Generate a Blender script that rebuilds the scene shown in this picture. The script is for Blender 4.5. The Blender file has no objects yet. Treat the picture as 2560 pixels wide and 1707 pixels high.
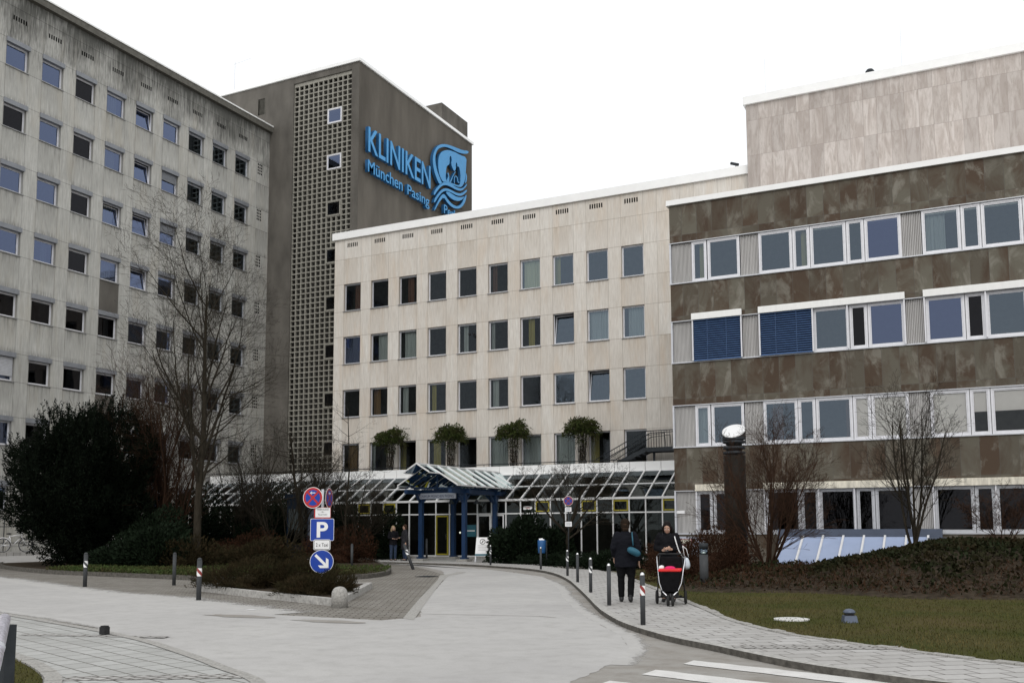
import bpy, math, random
from mathutils import Vector, Matrix
R=math.radians
sc=bpy.context.scene
COL=sc.collection
random.seed(7)
rnd=random.random
def U(a,b): return a+(b-a)*rnd()

# ---------------------------------------------------------------- mesh helper
class MB:
    def __init__(s): s.v=[]; s.f=[]; s.m=[]
    def quad(s,a,b,c,d,m=0):
        n=len(s.v); s.v+=[tuple(a),tuple(b),tuple(c),tuple(d)]; s.f.append((n,n+1,n+2,n+3)); s.m.append(m)
    def poly(s,pts,m=0):
        n=len(s.v); s.v+=[tuple(p) for p in pts]; s.f.append(tuple(range(n,n+len(pts)))); s.m.append(m)
    def box(s,x0,x1,y0,y1,z0,z1,m=0):
        if x0>x1: x0,x1=x1,x0
        if y0>y1: y0,y1=y1,y0
        if z0>z1: z0,z1=z1,z0
        n=len(s.v)
        s.v+=[(x0,y0,z0),(x1,y0,z0),(x1,y1,z0),(x0,y1,z0),(x0,y0,z1),(x1,y0,z1),(x1,y1,z1),(x0,y1,z1)]
        for f in ((0,3,2,1),(4,5,6,7),(0,1,5,4),(1,2,6,5),(2,3,7,6),(3,0,4,7)):
            s.f.append(tuple(n+i for i in f)); s.m.append(m)
    def prism(s,pts,z0,z1,m=0):
        if sum(pts[i][0]*pts[(i+1)%len(pts)][1]-pts[(i+1)%len(pts)][0]*pts[i][1] for i in range(len(pts)))<0: pts=pts[::-1]
        n=len(pts)
        s.poly([(x,y,z1) for x,y in pts],m); s.poly([(x,y,z0) for x,y in pts[::-1]],m)
        for i in range(n):
            a=pts[i];b=pts[(i+1)%n]; s.quad((a[0],a[1],z0),(b[0],b[1],z0),(b[0],b[1],z1),(a[0],a[1],z1),m)
    def tube(s,pts,rad,n=6,m=0,cap=True):
        pts=[Vector(p) for p in pts]
        if not isinstance(rad,(list,tuple)): rad=[rad]*len(pts)
        base=len(s.v); ref=None
        for i,p in enumerate(pts):
            d=(pts[min(i+1,len(pts)-1)]-pts[max(i-1,0)])
            if d.length<1e-9: d=Vector((0,0,1))
            d.normalize()
            if ref is None:
                ref=Vector((0,0,1)) if abs(d.z)<.9 else Vector((1,0,0))
            a=ref-d*ref.dot(d)
            if a.length<1e-4: a=d.orthogonal()
            a.normalize(); b=d.cross(a); ref=a
            for k in range(n):
                t=2*math.pi*k/n; q=p+(a*math.cos(t)+b*math.sin(t))*rad[i]; s.v.append((q.x,q.y,q.z))
        for i in range(len(pts)-1):
            for k in range(n):
                a=base+i*n+k;b=base+i*n+(k+1)%n
                s.f.append((a,b,b+n,a+n)); s.m.append(m)
        if cap and n>2:
            s.f.append(tuple(base+k for k in range(n))[::-1]); s.m.append(m)
            s.f.append(tuple(base+(len(pts)-1)*n+k for k in range(n))); s.m.append(m)
    def bar(s,a,b,w,h=None,m=0):      # rectangular bar between two points (w across, h along the up side)
        h=h or w; a=Vector(a);b=Vector(b); d=(b-a).normalized()
        up=Vector((0,0,1)) if abs(d.z)<.95 else Vector((0,1,0))
        r=d.cross(up).normalized()*w/2; u=r.cross(d).normalized()*h/2
        n=len(s.v)
        for p in (a,b):
            for q in (-r-u,r-u,r+u,-r+u): s.v.append(tuple(p+q))
        for f in ((3,2,1,0),(4,5,6,7),(0,1,5,4),(1,2,6,5),(2,3,7,6),(3,0,4,7)):
            s.f.append(tuple(n+i for i in f)); s.m.append(m)
    def lathe(s,prof,c=(0,0,0),n=16,m=0):
        base=len(s.v)
        for r,z in prof:
            for k in range(n):
                t=2*math.pi*k/n; s.v.append((c[0]+r*math.cos(t),c[1]+r*math.sin(t),c[2]+z))
        for i in range(len(prof)-1):
            for k in range(n):
                a=base+i*n+k;b=base+i*n+(k+1)%n
                s.f.append((a,b,b+n,a+n)); s.m.append(m)
        s.f.append(tuple(base+k for k in range(n))[::-1]); s.m.append(m)
        s.f.append(tuple(base+(len(prof)-1)*n+k for k in range(n))); s.m.append(m)
    def ball(s,c,r,n=10,m=0,sz=(1,1,1)):
        k=n//2; s.lathe_e([(math.sin(math.pi*i/k),-math.cos(math.pi*i/k)) for i in range(k+1)],c,r,n,m,sz)
    def lathe_e(s,prof,c,r,n,m,sz):
        base=len(s.v)
        for a,z in prof:
            a=max(a,.02)
            for k in range(n):
                t=2*math.pi*k/n; s.v.append((c[0]+r*sz[0]*a*math.cos(t),c[1]+r*sz[1]*a*math.sin(t),c[2]+r*sz[2]*z))
        for i in range(len(prof)-1):
            for k in range(n):
                a=base+i*n+k;b=base+i*n+(k+1)%n
                s.f.append((a,b,b+n,a+n)); s.m.append(m)
    def leaf(s,c,d,u,l,w,m=0):
        c=Vector(c); n=len(s.v)
        a=c-u*w*.5;b=c+u*w*.5; t=c+d*l; mm=c+d*l*.5
        s.v+=[tuple(c),tuple(mm+u*w*.5),tuple(t),tuple(mm-u*w*.5)]
        s.f.append((n,n+1,n+2,n+3)); s.m.append(m)
    def mesh(s,name,smooth=False):
        me=bpy.data.meshes.new(name); me.from_pydata(s.v,[],s.f); me.polygons.foreach_set('material_index',s.m)
        if smooth: me.polygons.foreach_set('use_smooth',[True]*len(s.f))
        me.update(); return me
def wloc(o):
    v=Vector((0,0,0)); m=Matrix.Identity(4)
    chain=[]
    while o: chain.append(o); o=o.parent
    for c in reversed(chain): m=m@(Matrix.Translation(c.location)@c.rotation_euler.to_matrix().to_4x4())
    return m
def link(name,me,mats,parent=None,loc=(0,0,0),rot=(0,0,0)):
    o=bpy.data.objects.new(name,me); COL.objects.link(o)
    if me is not None and mats is not None:
        if not isinstance(mats,(list,tuple)): mats=[mats]
        if len(me.materials)==0:
            for m in mats: me.materials.append(m)
    o.parent=parent; o.location=loc; o.rotation_euler=rot
    return o
def build(name,mb,mats,parent=None,smooth=False,world=False):
    """world=True: vertices are world coordinates, parent only has a location"""
    if world and parent is not None:
        inv=wloc(parent).inverted(); mb.v=[tuple(inv@Vector(p)) for p in mb.v]
    return link(name,mb.mesh(name,smooth),mats,parent)
def tag(o,label=None,cat=None,group=None,kind=None):
    if label: o['label']=label
    if cat: o['category']=cat
    if group: o['group']=group
    if kind: o['kind']=kind
    return o
def thing(name,label,cat,loc=(0,0,0),rz=0,group=None):
    o=bpy.data.objects.new(name,None); COL.objects.link(o); o.location=loc; o.rotation_euler=(0,0,rz)
    o.empty_display_size=.2
    return tag(o,label,cat,group)
def dup(root,loc,rz=None,label=None):
    def cp(o,par):
        c=o.copy(); COL.objects.link(c); c.parent=par
        for ch in o.children: cp(ch,c)
        return c
    r=cp(root,None); r.location=loc
    if rz is not None: r.rotation_euler=(0,0,rz)
    if label: r['label']=label
    return r

# ---------------------------------------------------------------- materials
def nn(nt,typ,ins=None,**at):
    nd=nt.nodes.new(typ)
    for k,v in at.items(): setattr(nd,k,v)
    for k,v in (ins or {}).items():
        s=nd.inputs[k]
        if isinstance(v,bpy.types.NodeSocket): nt.links.new(v,s)
        else: s.default_value=v
    return nd
def c4(c): return (c[0],c[1],c[2],1)
def base_mat(name,rough=.7,metal=0.,spec=.4):
    m=bpy.data.materials.new(name); m.use_nodes=True; nt=m.node_tree; b=nt.nodes['Principled BSDF']
    b.inputs['Roughness'].default_value=rough; b.inputs['Metallic'].default_value=metal
    b.inputs['Specular IOR Level'].default_value=spec
    return m,nt,b
def mth(nt,op,a,b=0.,c=0.,clamp=False): return nn(nt,'ShaderNodeMath',{0:a,1:b,2:c},operation=op,use_clamp=clamp).outputs[0]
def mix(nt,f,a,b,bt='MIX'):
    n=nt.nodes.new('ShaderNodeMix'); n.data_type='RGBA'; n.blend_type=bt
    for i,v in ((0,f),(6,a),(7,b)):
        if isinstance(v,bpy.types.NodeSocket): nt.links.new(v,n.inputs[i])
        elif i==0: n.inputs[0].default_value=v
        else: n.inputs[i].default_value=c4(v)
    return n.outputs[2]
def ramp(nt,f,a,b):   # linear ramp clamp between a and b -> 0..1
    return nn(nt,'ShaderNodeMapRange',{0:f,1:a,2:b,3:0.,4:1.}).outputs[0]
def coords(nt,scale=(1,1,1),loc=(0,0,0),rot=(0,0,0)):
    tc=nn(nt,'ShaderNodeTexCoord')
    return nn(nt,'ShaderNodeMapping',{'Vector':tc.outputs['Object'],'Scale':scale,'Location':loc,'Rotation':rot}).outputs[0]
def noise(nt,vec,scale=5.,detail=4.,rough=.55,dist=0.):
    return nn(nt,'ShaderNodeTexNoise',{'Vector':vec,'Scale':scale,'Detail':detail,'Roughness':rough,'Distortion':dist}).outputs[0]
def bump(nt,b,h,strength=.3,dist=.02):
    n=nn(nt,'ShaderNodeBump',{'Height':h,'Strength':strength,'Distance':dist}); nt.links.new(n.outputs[0],b.inputs['Normal'])
def pm(name,c,rough=.6,metal=0.,var=.2,scale=4.,stretch=(1,1,1),bmp=0.,spec=.4,c2=None):
    m,nt,b=base_mat(name,rough,metal,spec); v=coords(nt,stretch)
    n=noise(nt,v,scale,5)
    f=ramp(nt,n,.3,.7)
    lo=tuple(x*(1-var) for x in c) if c2 is None else c2
    hi=tuple(min(1,x*(1+var)) for x in c) if c2 is None else c
    nt.links.new(mix(nt,f,lo,hi),b.inputs['Base Color'])
    if bmp: bump(nt,b,n,bmp)
    return m

def line_mask(nt,x,pitch,off,wd):     # 1 on a thin line repeating every pitch at off
    a=mth(nt,'ADD',x,-off+pitch*1000); a=mth(nt,'MODULO',a,pitch); a=mth(nt,'SUBTRACT',a,pitch/2); a=mth(nt,'ABSOLUTE',a)
    return mth(nt,'GREATER_THAN',a,pitch/2-wd/2)
def within(nt,x,pitch,off,wd,soft=.05):  # 1 for off<x<off+wd (mod pitch)
    a=mth(nt,'MODULO',mth(nt,'ADD',x,-off+pitch*1000),pitch)
    return mth(nt,'MULTIPLY',ramp(nt,a,-soft*.01,soft),ramp(nt,a,wd,wd-soft))
def facade_mat(name,c1,c2,dirt,xp,xoff,ww,zp,zsill,wh,ztop,topdirt=0.,streak=.5,panel=.2,jw=.02,grime=.5,tan=(.5,.42,.32)):
    m,nt,b=base_mat(name,.85,0,.25)
    tc=nn(nt,'ShaderNodeTexCoord').outputs['Object']; sp=nn(nt,'ShaderNodeSeparateXYZ',{0:tc}); x,z=sp.outputs[0],sp.outputs[2]
    vec=nn(nt,'ShaderNodeMapping',{'Vector':tc,'Scale':(5,5,.35)}).outputs[0]
    s1=noise(nt,vec,1.3,8,.6,.3); s2=noise(nt,vec,4.5,6,.6,.2)
    big=noise(nt,tc,.45,4,.5)
    # panels: random tint per panel
    cx=mth(nt,'FLOOR',mth(nt,'DIVIDE',mth(nt,'ADD',x,-xoff+xp*1000),xp/2)); cz=mth(nt,'FLOOR',mth(nt,'DIVIDE',mth(nt,'ADD',z,-zsill+zp*1000),zp/2))
    wn=nn(nt,'ShaderNodeTexWhiteNoise',{'Vector':nn(nt,'ShaderNodeCombineXYZ',{0:cx,1:cz}).outputs[0]},noise_dimensions='3D').outputs[0]
    f=mth(nt,'ADD',mth(nt,'MULTIPLY',ramp(nt,s1,.3,.7),streak),mth(nt,'MULTIPLY',wn,panel))
    f=mth(nt,'ADD',f,mth(nt,'MULTIPLY',ramp(nt,big,.35,.65),1-streak-panel),clamp=True)
    col=mix(nt,f,c1,c2)
    fine=ramp(nt,s2,.40,.62); col=mix(nt,mth(nt,'MULTIPLY',fine,.38),col,tuple(q*.72 for q in c1))
    pt=ramp(nt,noise(nt,nn(nt,'ShaderNodeMapping',{'Vector':tc,'Scale':(1.3,1.3,.22)}).outputs[0],1.0,6,.6,.4),.50,.72); col=mix(nt,mth(nt,'MULTIPLY',pt,.55),col,tan)
    # grime under the sills
    dz=mth(nt,'MODULO',mth(nt,'ADD',mth(nt,'MULTIPLY',z,-1.),zsill+zp*1000),zp)
    g=mth(nt,'MULTIPLY',within(nt,x,xp,xoff-.08,ww+.16,.15),ramp(nt,dz,1.3,.0))
    g=mth(nt,'MULTIPLY',g,ramp(nt,s1,.42,.62)); col=mix(nt,mth(nt,'MULTIPLY',g,grime),col,dirt)
    if topdirt:
        t=ramp(nt,z,ztop-4.2,ztop-.2); th=mth(nt,'SUBTRACT',mth(nt,'ADD',.60,mth(nt,'MULTIPLY',ramp(nt,noise(nt,tc,.28,3),.35,.65),.20)),mth(nt,'MULTIPLY',t,.42))
        d=mth(nt,'MULTIPLY',ramp(nt,mth(nt,'SUBTRACT',mth(nt,'ADD',mth(nt,'MULTIPLY',s1,.55),mth(nt,'MULTIPLY',s2,.45)),th),-.06,.22),topdirt)
        col=mix(nt,d,col,dirt)
        # dirt above window boxes
        dz2=mth(nt,'MODULO',mth(nt,'ADD',z,-(zsill+wh)+zp*1000),zp)
        g2=mth(nt,'MULTIPLY',within(nt,x,xp,xoff-.05,ww+.1,.1),ramp(nt,dz2,.35,.0)); g2=mth(nt,'MULTIPLY',g2,ramp(nt,s2,.4,.6))
        col=mix(nt,mth(nt,'MULTIPLY',g2,.7),col,dirt)
    j=line_mask(nt,z,zp,zsill-.02,jw)
    for o in (zsill+wh+.0,): j=mth(nt,'MAXIMUM',j,line_mask(nt,z,zp,o,jw))
    j2=line_mask(nt,x,xp,xoff-.01,jw*.7); j2=mth(nt,'MAXIMUM',j2,line_mask(nt,x,xp,xoff+ww+.01,jw*.7))
    j=mth(nt,'MAXIMUM',j,j2)
    col=mix(nt,mth(nt,'MULTIPLY',j,.42),col,tuple(q*.5 for q in dirt))
    nt.links.new(col,b.inputs['Base Color']); bump(nt,b,mth(nt,'SUBTRACT',s2,j),.15,.01)
    return m
def panel_mat(name,ca,cb,cc,w,h,mort=.012,dist=3.,feather=(1.2,1.2,.6),rough=.7,mcol=None,mix3=.5,ox=0,oz=0,rotmix=False):
    m,nt,b=base_mat(name,rough,0,.35)
    tc=nn(nt,'ShaderNodeTexCoord').outputs['Object']; sp=nn(nt,'ShaderNodeSeparateXYZ',{0:tc})
    x=mth(nt,'ADD',sp.outputs[0],ox+w*500); z=mth(nt,'ADD',sp.outputs[2],oz+h*500)
    cx=mth(nt,'FLOOR',mth(nt,'DIVIDE',x,w)); cz=mth(nt,'FLOOR',mth(nt,'DIVIDE',z,h))
    wn=nn(nt,'ShaderNodeTexWhiteNoise',{'Vector':nn(nt,'ShaderNodeCombineXYZ',{0:cx,1:cz}).outputs[0]},noise_dimensions='3D')
    off=nn(nt,'ShaderNodeVectorMath',{0:wn.outputs[1],1:(37.,11.,23.)},operation='MULTIPLY').outputs[0]
    v=nn(nt,'ShaderNodeVectorMath',{0:nn(nt,'ShaderNodeMapping',{'Vector':tc,'Scale':feather,'Rotation':(0,R(25) if rotmix else 0,0)}).outputs[0],1:off},operation='ADD').outputs[0]
    n1=noise(nt,v,1.1,7,.62,dist); n2=noise(nt,v,3.2,6,.65,dist*.5)
    col=mix(nt,ramp(nt,n1,.42,.58),ca,cb)
    col=mix(nt,mth(nt,'MULTIPLY',ramp(nt,n2,.52,.66),mix3),col,cc)
    col=mix(nt,mth(nt,'MULTIPLY',wn.outputs[0],.45),col,tuple(q*.55 for q in ca))
    jx=line_mask(nt,x,w,0,mort); jz=line_mask(nt,z,h,0,mort); j=mth(nt,'MAXIMUM',jx,jz)
    col=mix(nt,mth(nt,'MULTIPLY',j,.6),col,mcol or tuple(q*.5 for q in ca))
    nt.links.new(col,b.inputs['Base Color']); bump(nt,b,n2,.2,.01)
    return m
def glass_mat(name,tint=(.55,.6,.6),refl=(.8,.88,1.),k=2.4,add=0.0):
    m=bpy.data.materials.new(name); m.use_nodes=True; nt=m.node_tree; nt.nodes.clear()
    o=nt.nodes.new('ShaderNodeOutputMaterial')
    fr=nn(nt,'ShaderNodeFresnel',{'IOR':1.5}).outputs[0]
    f=mth(nt,'ADD',mth(nt,'MULTIPLY',fr,k),add,clamp=True)
    n=noise(nt,coords(nt,(1,1,1)),.9,2); nb=nn(nt,'ShaderNodeBump',{'Height':n,'Strength':.05,'Distance':.05}).outputs[0]
    tr=nn(nt,'ShaderNodeBsdfTransparent',{'Color':c4(tint)}).outputs[0]
    gl=nn(nt,'ShaderNodeBsdfGlossy',{'Color':c4(refl),'Roughness':.015,'Normal':nb}).outputs[0]
    mx=nn(nt,'ShaderNodeMixShader',{0:f,1:tr,2:gl}).outputs[0]
    nt.links.new(mx,o.inputs[0]); return m
def paver_mat(name,ca,cb,cj,w=.3,h=.3,off=0.,rot=0.,mort=.012,rough=.85,warp=.0,dirtc=None):
    m,nt,b=base_mat(name,rough,0,.3)
    v=coords(nt,(1,1,1),(0,0,0),(0,0,rot))
    if warp:
        w3=nn(nt,'ShaderNodeTexNoise',{'Vector':v,'Scale':3.})
        ww=nn(nt,'ShaderNodeVectorMath',{0:w3.outputs[1],'Scale':warp},operation='SCALE').outputs[0]
        v2=nn(nt,'ShaderNodeVectorMath',{0:v,1:ww},operation='ADD').outputs[0]
    else: v2=v
    br=nn(nt,'ShaderNodeTexBrick',{'Vector':v2,'Color1':c4(ca),'Color2':c4(cb),'Mortar':c4(cj),'Scale':1.,'Mortar Size':mort,'Mortar Smooth':.3,'Bias':0.,'Brick Width':w,'Row Height':h},offset=off,squash=1.)
    n=noise(nt,v,.7,5); n2=noise(nt,v,14.,4)
    col=mix(nt,mth(nt,'MULTIPLY',ramp(nt,n,.45,.7),.4),br.outputs[0],dirtc or tuple(q*.6 for q in ca))
    col=mix(nt,mth(nt,'MULTIPLY',ramp(nt,n2,.45,.7),.18),col,tuple(q*.5 for q in ca))
    nt.links.new(col,b.inputs['Base Color']); bump(nt,b,mth(nt,'SUBTRACT',n2,br.outputs[1]),.35,.01)
    return m
def asphalt_mat(name,ca,cb,cd,rough=.9,big=.35):
    m,nt,b=base_mat(name,rough,0,.25); v=coords(nt)
    n1=noise(nt,v,big,5,.6,.4); n2=noise(nt,v,3.,6,.65); n3=noise(nt,v,60.,3)
    col=mix(nt,ramp(nt,n1,.35,.65),ca,cb); col=mix(nt,mth(nt,'MULTIPLY',ramp(nt,n2,.46,.74),.5),col,cd)
    col=mix(nt,mth(nt,'MULTIPLY',ramp(nt,n3,.4,.7),.18),col,tuple(q*.5 for q in ca))
    nt.links.new(col,b.inputs['Base Color']); bump(nt,b,n3,.3,.006); return m

M={}
M['left_wall']=facade_mat('weathered_travertine',(.325,.32,.295),(.62,.615,.58),(.075,.075,.068),2.145,.0,1.31,3.3,2.59,1.46,29.7,topdirt=.92,streak=.6,panel=.22,grime=.6,jw=.035,tan=(.41,.38,.32))
M['white_wall']=facade_mat('pale_travertine',(.57,.515,.45),(.77,.745,.70),(.34,.265,.19),2.0098,.72,1.24,3.3,1.70,1.70,19.4,streak=.45,panel=.38,grime=.5,jw=.03,tan=(.60,.49,.38))
M['pink_wall']=panel_mat('pinkish_stone_panels',(.46,.405,.37),(.60,.55,.515),(.34,.30,.26),.62,1.83,.018,.8,(3,3,.6),.8,mix3=.55,mcol=(.26,.22,.2),oz=-.1)
M['slate']=panel_mat('slate_panels',(.082,.056,.038),(.135,.124,.097),(.25,.237,.20),.62,3.37,.018,1.1,(.5,.5,.30),.55,mix3=.75,mcol=(.10,.095,.085),ox=.1,rotmix=True)
M['tower']=pm('dark_render',(.120,.112,.10),.9,0,.28,.9,(1,1,.4),.1,.2)
M['tower_side']=pm('dark_render_side',(.118,.107,.092),.9,0,.25,.6,(1,1,.25),.1,.2)
M['block']=pm('breeze_block',(.29,.28,.245),.9,0,.2,6,(1,1,1),.2,.2)
M['dark']=pm('dark_void',(.012,.012,.012),.9,0,.2,4)
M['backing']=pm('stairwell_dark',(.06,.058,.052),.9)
M['whitemetal']=pm('white_metal',(.80,.80,.80),.4,.1,.04,3,(1,1,1),0,.4)
M['fascia_white']=pm('fascia_white',(.90,.90,.89),.45,0,.03,2)
M['fascia_dark']=pm('fascia_concrete',(.13,.125,.11),.9,0,.2,5)
M['alu']=pm('aluminium_frame',(.56,.57,.6),.4,.35,.08,5)
M['alu_light']=pm('light_frame',(.70,.70,.73),.4,.2,.06,5)
M['shutter']=pm('shutter_box_grey',(.23,.24,.26),.5,.2,.1,5)
M['sill']=pm('sill_grey',(.28,.28,.28),.5,.3,.15,5)
M['corr']=pm('corrugated_metal',(.52,.51,.50),.45,.2,.12,2.,(3,3,.3))
M['beige_box']=pm('awning_box_cream',(.86,.86,.84),.5,0,.05,6,(1,1,.3))
M['beige_box_dirty']=pm('awning_box_stained',(.66,.62,.52),.6,0,.3,9,(1,1,.25))
M['blueblind']=pm('blue_slat',(.055,.105,.22),.4,.2,.1,5)
M['glass']=glass_mat('window_glass',(.72,.78,.77),(.62,.76,.92),2.6,.02)
M['glassb']=glass_mat('bluish_glass',(.25,.28,.32),(.52,.64,1.),3.0,.03)
M['glassw']=glass_mat('room_glass',(.74,.78,.76),(.6,.68,.75),1.0,0)
M['glassclear']=glass_mat('clear_glass',(.97,.97,.97),(.8,.85,.9),1.0,0)
M['glassd']=glass_mat('dark_screened_glass',(.2,.2,.2),(.5,.5,.55),.9)
M['glassroof']=glass_mat('roof_glass',(.34,.39,.40),(.8,.9,.95),1.3)
M['glasscan']=glass_mat('canopy_glass',(.52,.6,.58),(.8,.9,.9),2.2,.05)
M['glasslow']=glass_mat('lobby_glass',(.3,.33,.33),(.7,.8,.8),.8)
M['interior']=pm('room_interior',(.10,.095,.088),.9)
M['interior_d']=pm('lobby_interior',(.10,.085,.07),.9)
M['curtain']=pm('net_curtain',(.45,.47,.47),.9,0,.15,20,(6,6,.1))
M['curtain_y']=pm('yellow_curtain',(.40,.34,.12),.9,0,.2,20,(6,6,.1))
M['curtain_o']=pm('orange_curtain',(.22,.13,.06),.9,0,.2,20,(6,6,.1))
M['curtain_cream']=pm('cream_curtain',(.62,.60,.42),.9,0,.15,20,(6,6,.1))
M['curtain_red']=pm('rust_curtain',(.14,.065,.045),.9,0,.2,20,(6,6,.1))
M['blind_w']=pm('white_roller_blind',(.72,.70,.66),.8,0,.04,3)
M['navy']=pm('blue_painted_steel',(.008,.032,.088),.45,.1,.12,4)
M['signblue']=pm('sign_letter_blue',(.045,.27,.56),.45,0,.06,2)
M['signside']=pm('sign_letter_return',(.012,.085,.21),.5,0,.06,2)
M['yellow']=pm('yellow_frame',(.33,.28,.02),.5,0,.08,5)
M['steel_d']=pm('dark_steel',(.045,.05,.055),.5,.4,.2,8)
M['bollard']=pm('bollard_grey',(.062,.065,.068),.5,.1,.12,8)
M['chrome']=pm('brushed_steel',(.75,.75,.75),.22,1,.05,8)
M['mirror']=pm('mirror_sky_white',(.93,.93,.93),.35,.25,.02,8)  # satin white: reflected sky painted into the base colour
M['silver']=pm('silver_tube',(.8,.8,.82),.3,.8,.05,8)
M['white']=pm('white_paint',(.82,.82,.82),.4,0,.03,5)
M['red']=pm('reflective_red',(.45,.02,.02),.4,0,.05,5)
M['darkred']=pm('faded_red',(.25,.035,.03),.4,0,.05,5)
M['pblue']=pm('sign_panel_blue',(.005,.045,.33),.35,0,.04,5)
M['black']=pm('black_paint',(.012,.012,.013),.5,0,.1,5)
M['grey_txt']=pm('grey_lettering',(.10,.11,.16),.5,0,.05,5)
M['granite']=pm('granite',(.33,.32,.30),.85,0,.3,30,(1,1,1),.3)
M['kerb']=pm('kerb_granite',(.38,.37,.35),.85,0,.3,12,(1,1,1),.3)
M['kerb_d']=pm('kerb_granite_shaded',(.10,.093,.082),.9,0,.4,12,(1,1,1),.3)  # shade of the kerb face put into the colour; also on the large bed
M['ground']=paver_mat('dirty_cobbles',(.20,.187,.165),(.27,.255,.23),(.075,.068,.058),.26,.17,.5,R(-28),.016,.9,.06,(.105,.09,.072))
M['road']=asphalt_mat('salted_asphalt',(.46,.45,.435),(.40,.39,.38),(.30,.29,.275))
M['road2']=asphalt_mat('gutter_asphalt',(.33,.32,.30),(.26,.24,.215),(.15,.125,.10),.9,.8)
M['zebra']=asphalt_mat('road_marking_white',(.68,.67,.65),(.60,.59,.57),(.42,.41,.39),.7,2.)
M['paver']=paver_mat('concrete_pavers',(.37,.36,.345),(.44,.43,.415),(.12,.11,.10),.40,.30,.5,R(-35),.012,.85,.03,(.28,.265,.245))
M['paverf']=paver_mat('front_pavers',(.37,.37,.355),(.43,.43,.415),(.12,.115,.10),.40,.30,.0,R(20),.012,.85,.02,(.27,.265,.25))
M['sett']=paver_mat('stone_setts',(.36,.35,.335),(.45,.44,.42),(.10,.09,.08),.16,.12,.5,R(10),.018,.85,.09)
M['soil']=pm('soil',(.045,.035,.025),.95,0,.5,6,(1,1,1),.4)
M['lawn']=pm('winter_lawn',(.040,.048,.012),.95,0,.35,.5,(1,1,1),.2,c2=(.075,.060,.026))
M['blade']=pm('grass_blades',(.048,.060,.013),.8,0,.3,.6,c2=(.11,.088,.036))
M['gcover']=pm('ground_cover_leaves',(.045,.075,.022),.8,0,.4,1.5,c2=(.05,.04,.018))
M['ivy']=pm('ivy_leaves',(.014,.023,.009),.6,0,.4,1.2,c2=(.028,.018,.009))
M['deadleaf']=pm('dead_stems',(.07,.036,.02),.9,0,.4,3,c2=(.03,.019,.012))
M['redbush']=pm('reddish_twigs',(.042,.018,.010),.9,0,.4,3,c2=(.022,.013,.008))
M['brownbush']=pm('brown_twigs',(.034,.023,.012),.9,0,.4,3,c2=(.018,.018,.008))
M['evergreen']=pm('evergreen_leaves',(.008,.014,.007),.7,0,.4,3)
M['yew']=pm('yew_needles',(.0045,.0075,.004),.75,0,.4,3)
M['ivytop']=pm('ivy_top_leaves',(.045,.07,.018),.7,0,.4,3,c2=(.05,.045,.02))
M['bark']=pm('bark_dark',(.032,.027,.020),.95,0,.35,12,(1,1,.3),.3)
M['bark_r']=pm('bark_reddish',(.046,.026,.017),.95,0,.35,12,(1,1,.3),.3)
M['skin']=pm('skin',(.42,.26,.19),.6,0,.05,8)
M['lips']=pm('lips',(.30,.12,.10),.6,0,.05,8)
M['coat_b']=pm('black_coat',(.010,.010,.012),.85,0,.3,12)
M['coat_n']=pm('dark_quilted_coat',(.009,.0095,.013),.85,0,.3,10,(1,1,6),.3)
M['coat_g']=pm('grey_coat',(.03,.03,.034),.85,0,.3,12)
M['trous']=pm('black_trousers',(.008,.008,.009),.85,0,.3,12)
M['jeans']=pm('blue_jeans',(.035,.05,.085),.85,0,.3,12)
M['hair_b']=pm('brown_hair',(.05,.03,.02),.7,0,.3,20)
M['hair_k']=pm('black_hair',(.012,.010,.010),.6,0,.3,20)
M['hair_l']=pm('blonde_hair',(.30,.22,.13),.7,0,.3,20)
M['wool']=pm('brown_knit_hat',(.020,.014,.010),.95,0,.4,25,(1,1,1),.4)
M['teal']=pm('teal_bag',(.012,.085,.13),.6,0,.2,8)
M['pink']=pm('pink_blanket',(.62,.01,.11),.8,0,.15,8)
M['redf']=pm('red_fabric',(.62,.02,.02),.7,0,.1,8)
M['rubber']=pm('rubber',(.015,.015,.015),.8,0,.2,8)
M['bagw']=pm('silver_carrier_bag',(.55,.6,.66),.35,0,.25,10)
M['bluebin']=pm('blue_bin',(.02,.10,.27),.5,0,.1,5)
M['teal_panel']=pm('teal_poster',(.03,.13,.17),.5,0,.1,5)
M['darkbrown']=pm('vent_column_bronze',(.022,.019,.016),.5,.3,.3,2,(1,1,.2))
M['cabinet']=pm('cabinet_grey',(.42,.45,.52),.5,.1,.05,5)
M['skyl']=pm('opal_skylight',(.36,.43,.60),.2,0,.04,2)
M['bluegrey']=pm('blue_grey_sheet',(.10,.12,.165),.45,.3,.1,2)
M['white_dirty']=pm('dirty_white',(.6,.6,.6),.5,0,.1,5)
M['kiosk']=pm('dark_blue_enamel',(.008,.018,.035),.25,.2,.2,3)
M['galv']=pm('galvanised_pipe',(.62,.60,.66),.35,.6,.3,40,(1,1,.4),.1)
for k_ in ('yew','evergreen','ivy','redbush','brownbush','deadleaf','bark','bark_r','coat_b','coat_n','coat_g','trous','jeans','wool','hair_b','hair_k','soil','gcover','ivytop','lawn','blade','dark','fascia_dark','interior','interior_d','tower','tower_side','bollard','steel_d','darkbrown','kiosk'):
    M[k_].node_tree.nodes['Principled BSDF'].inputs['Specular IOR Level'].default_value=.06
for k_ in ('slate','ground','road','road2','paver','paverf','left_wall','white_wall','pink_wall','kerb','kerb_d','granite'):
    M[k_].node_tree.nodes['Principled BSDF'].inputs['Specular IOR Level'].default_value=.15
mm,nt,b=base_mat('lamp_glow'); b.inputs['Emission Color'].default_value=(1,.95,.8,1); b.inputs['Emission Strength'].default_value=3; M['glow']=mm

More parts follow.
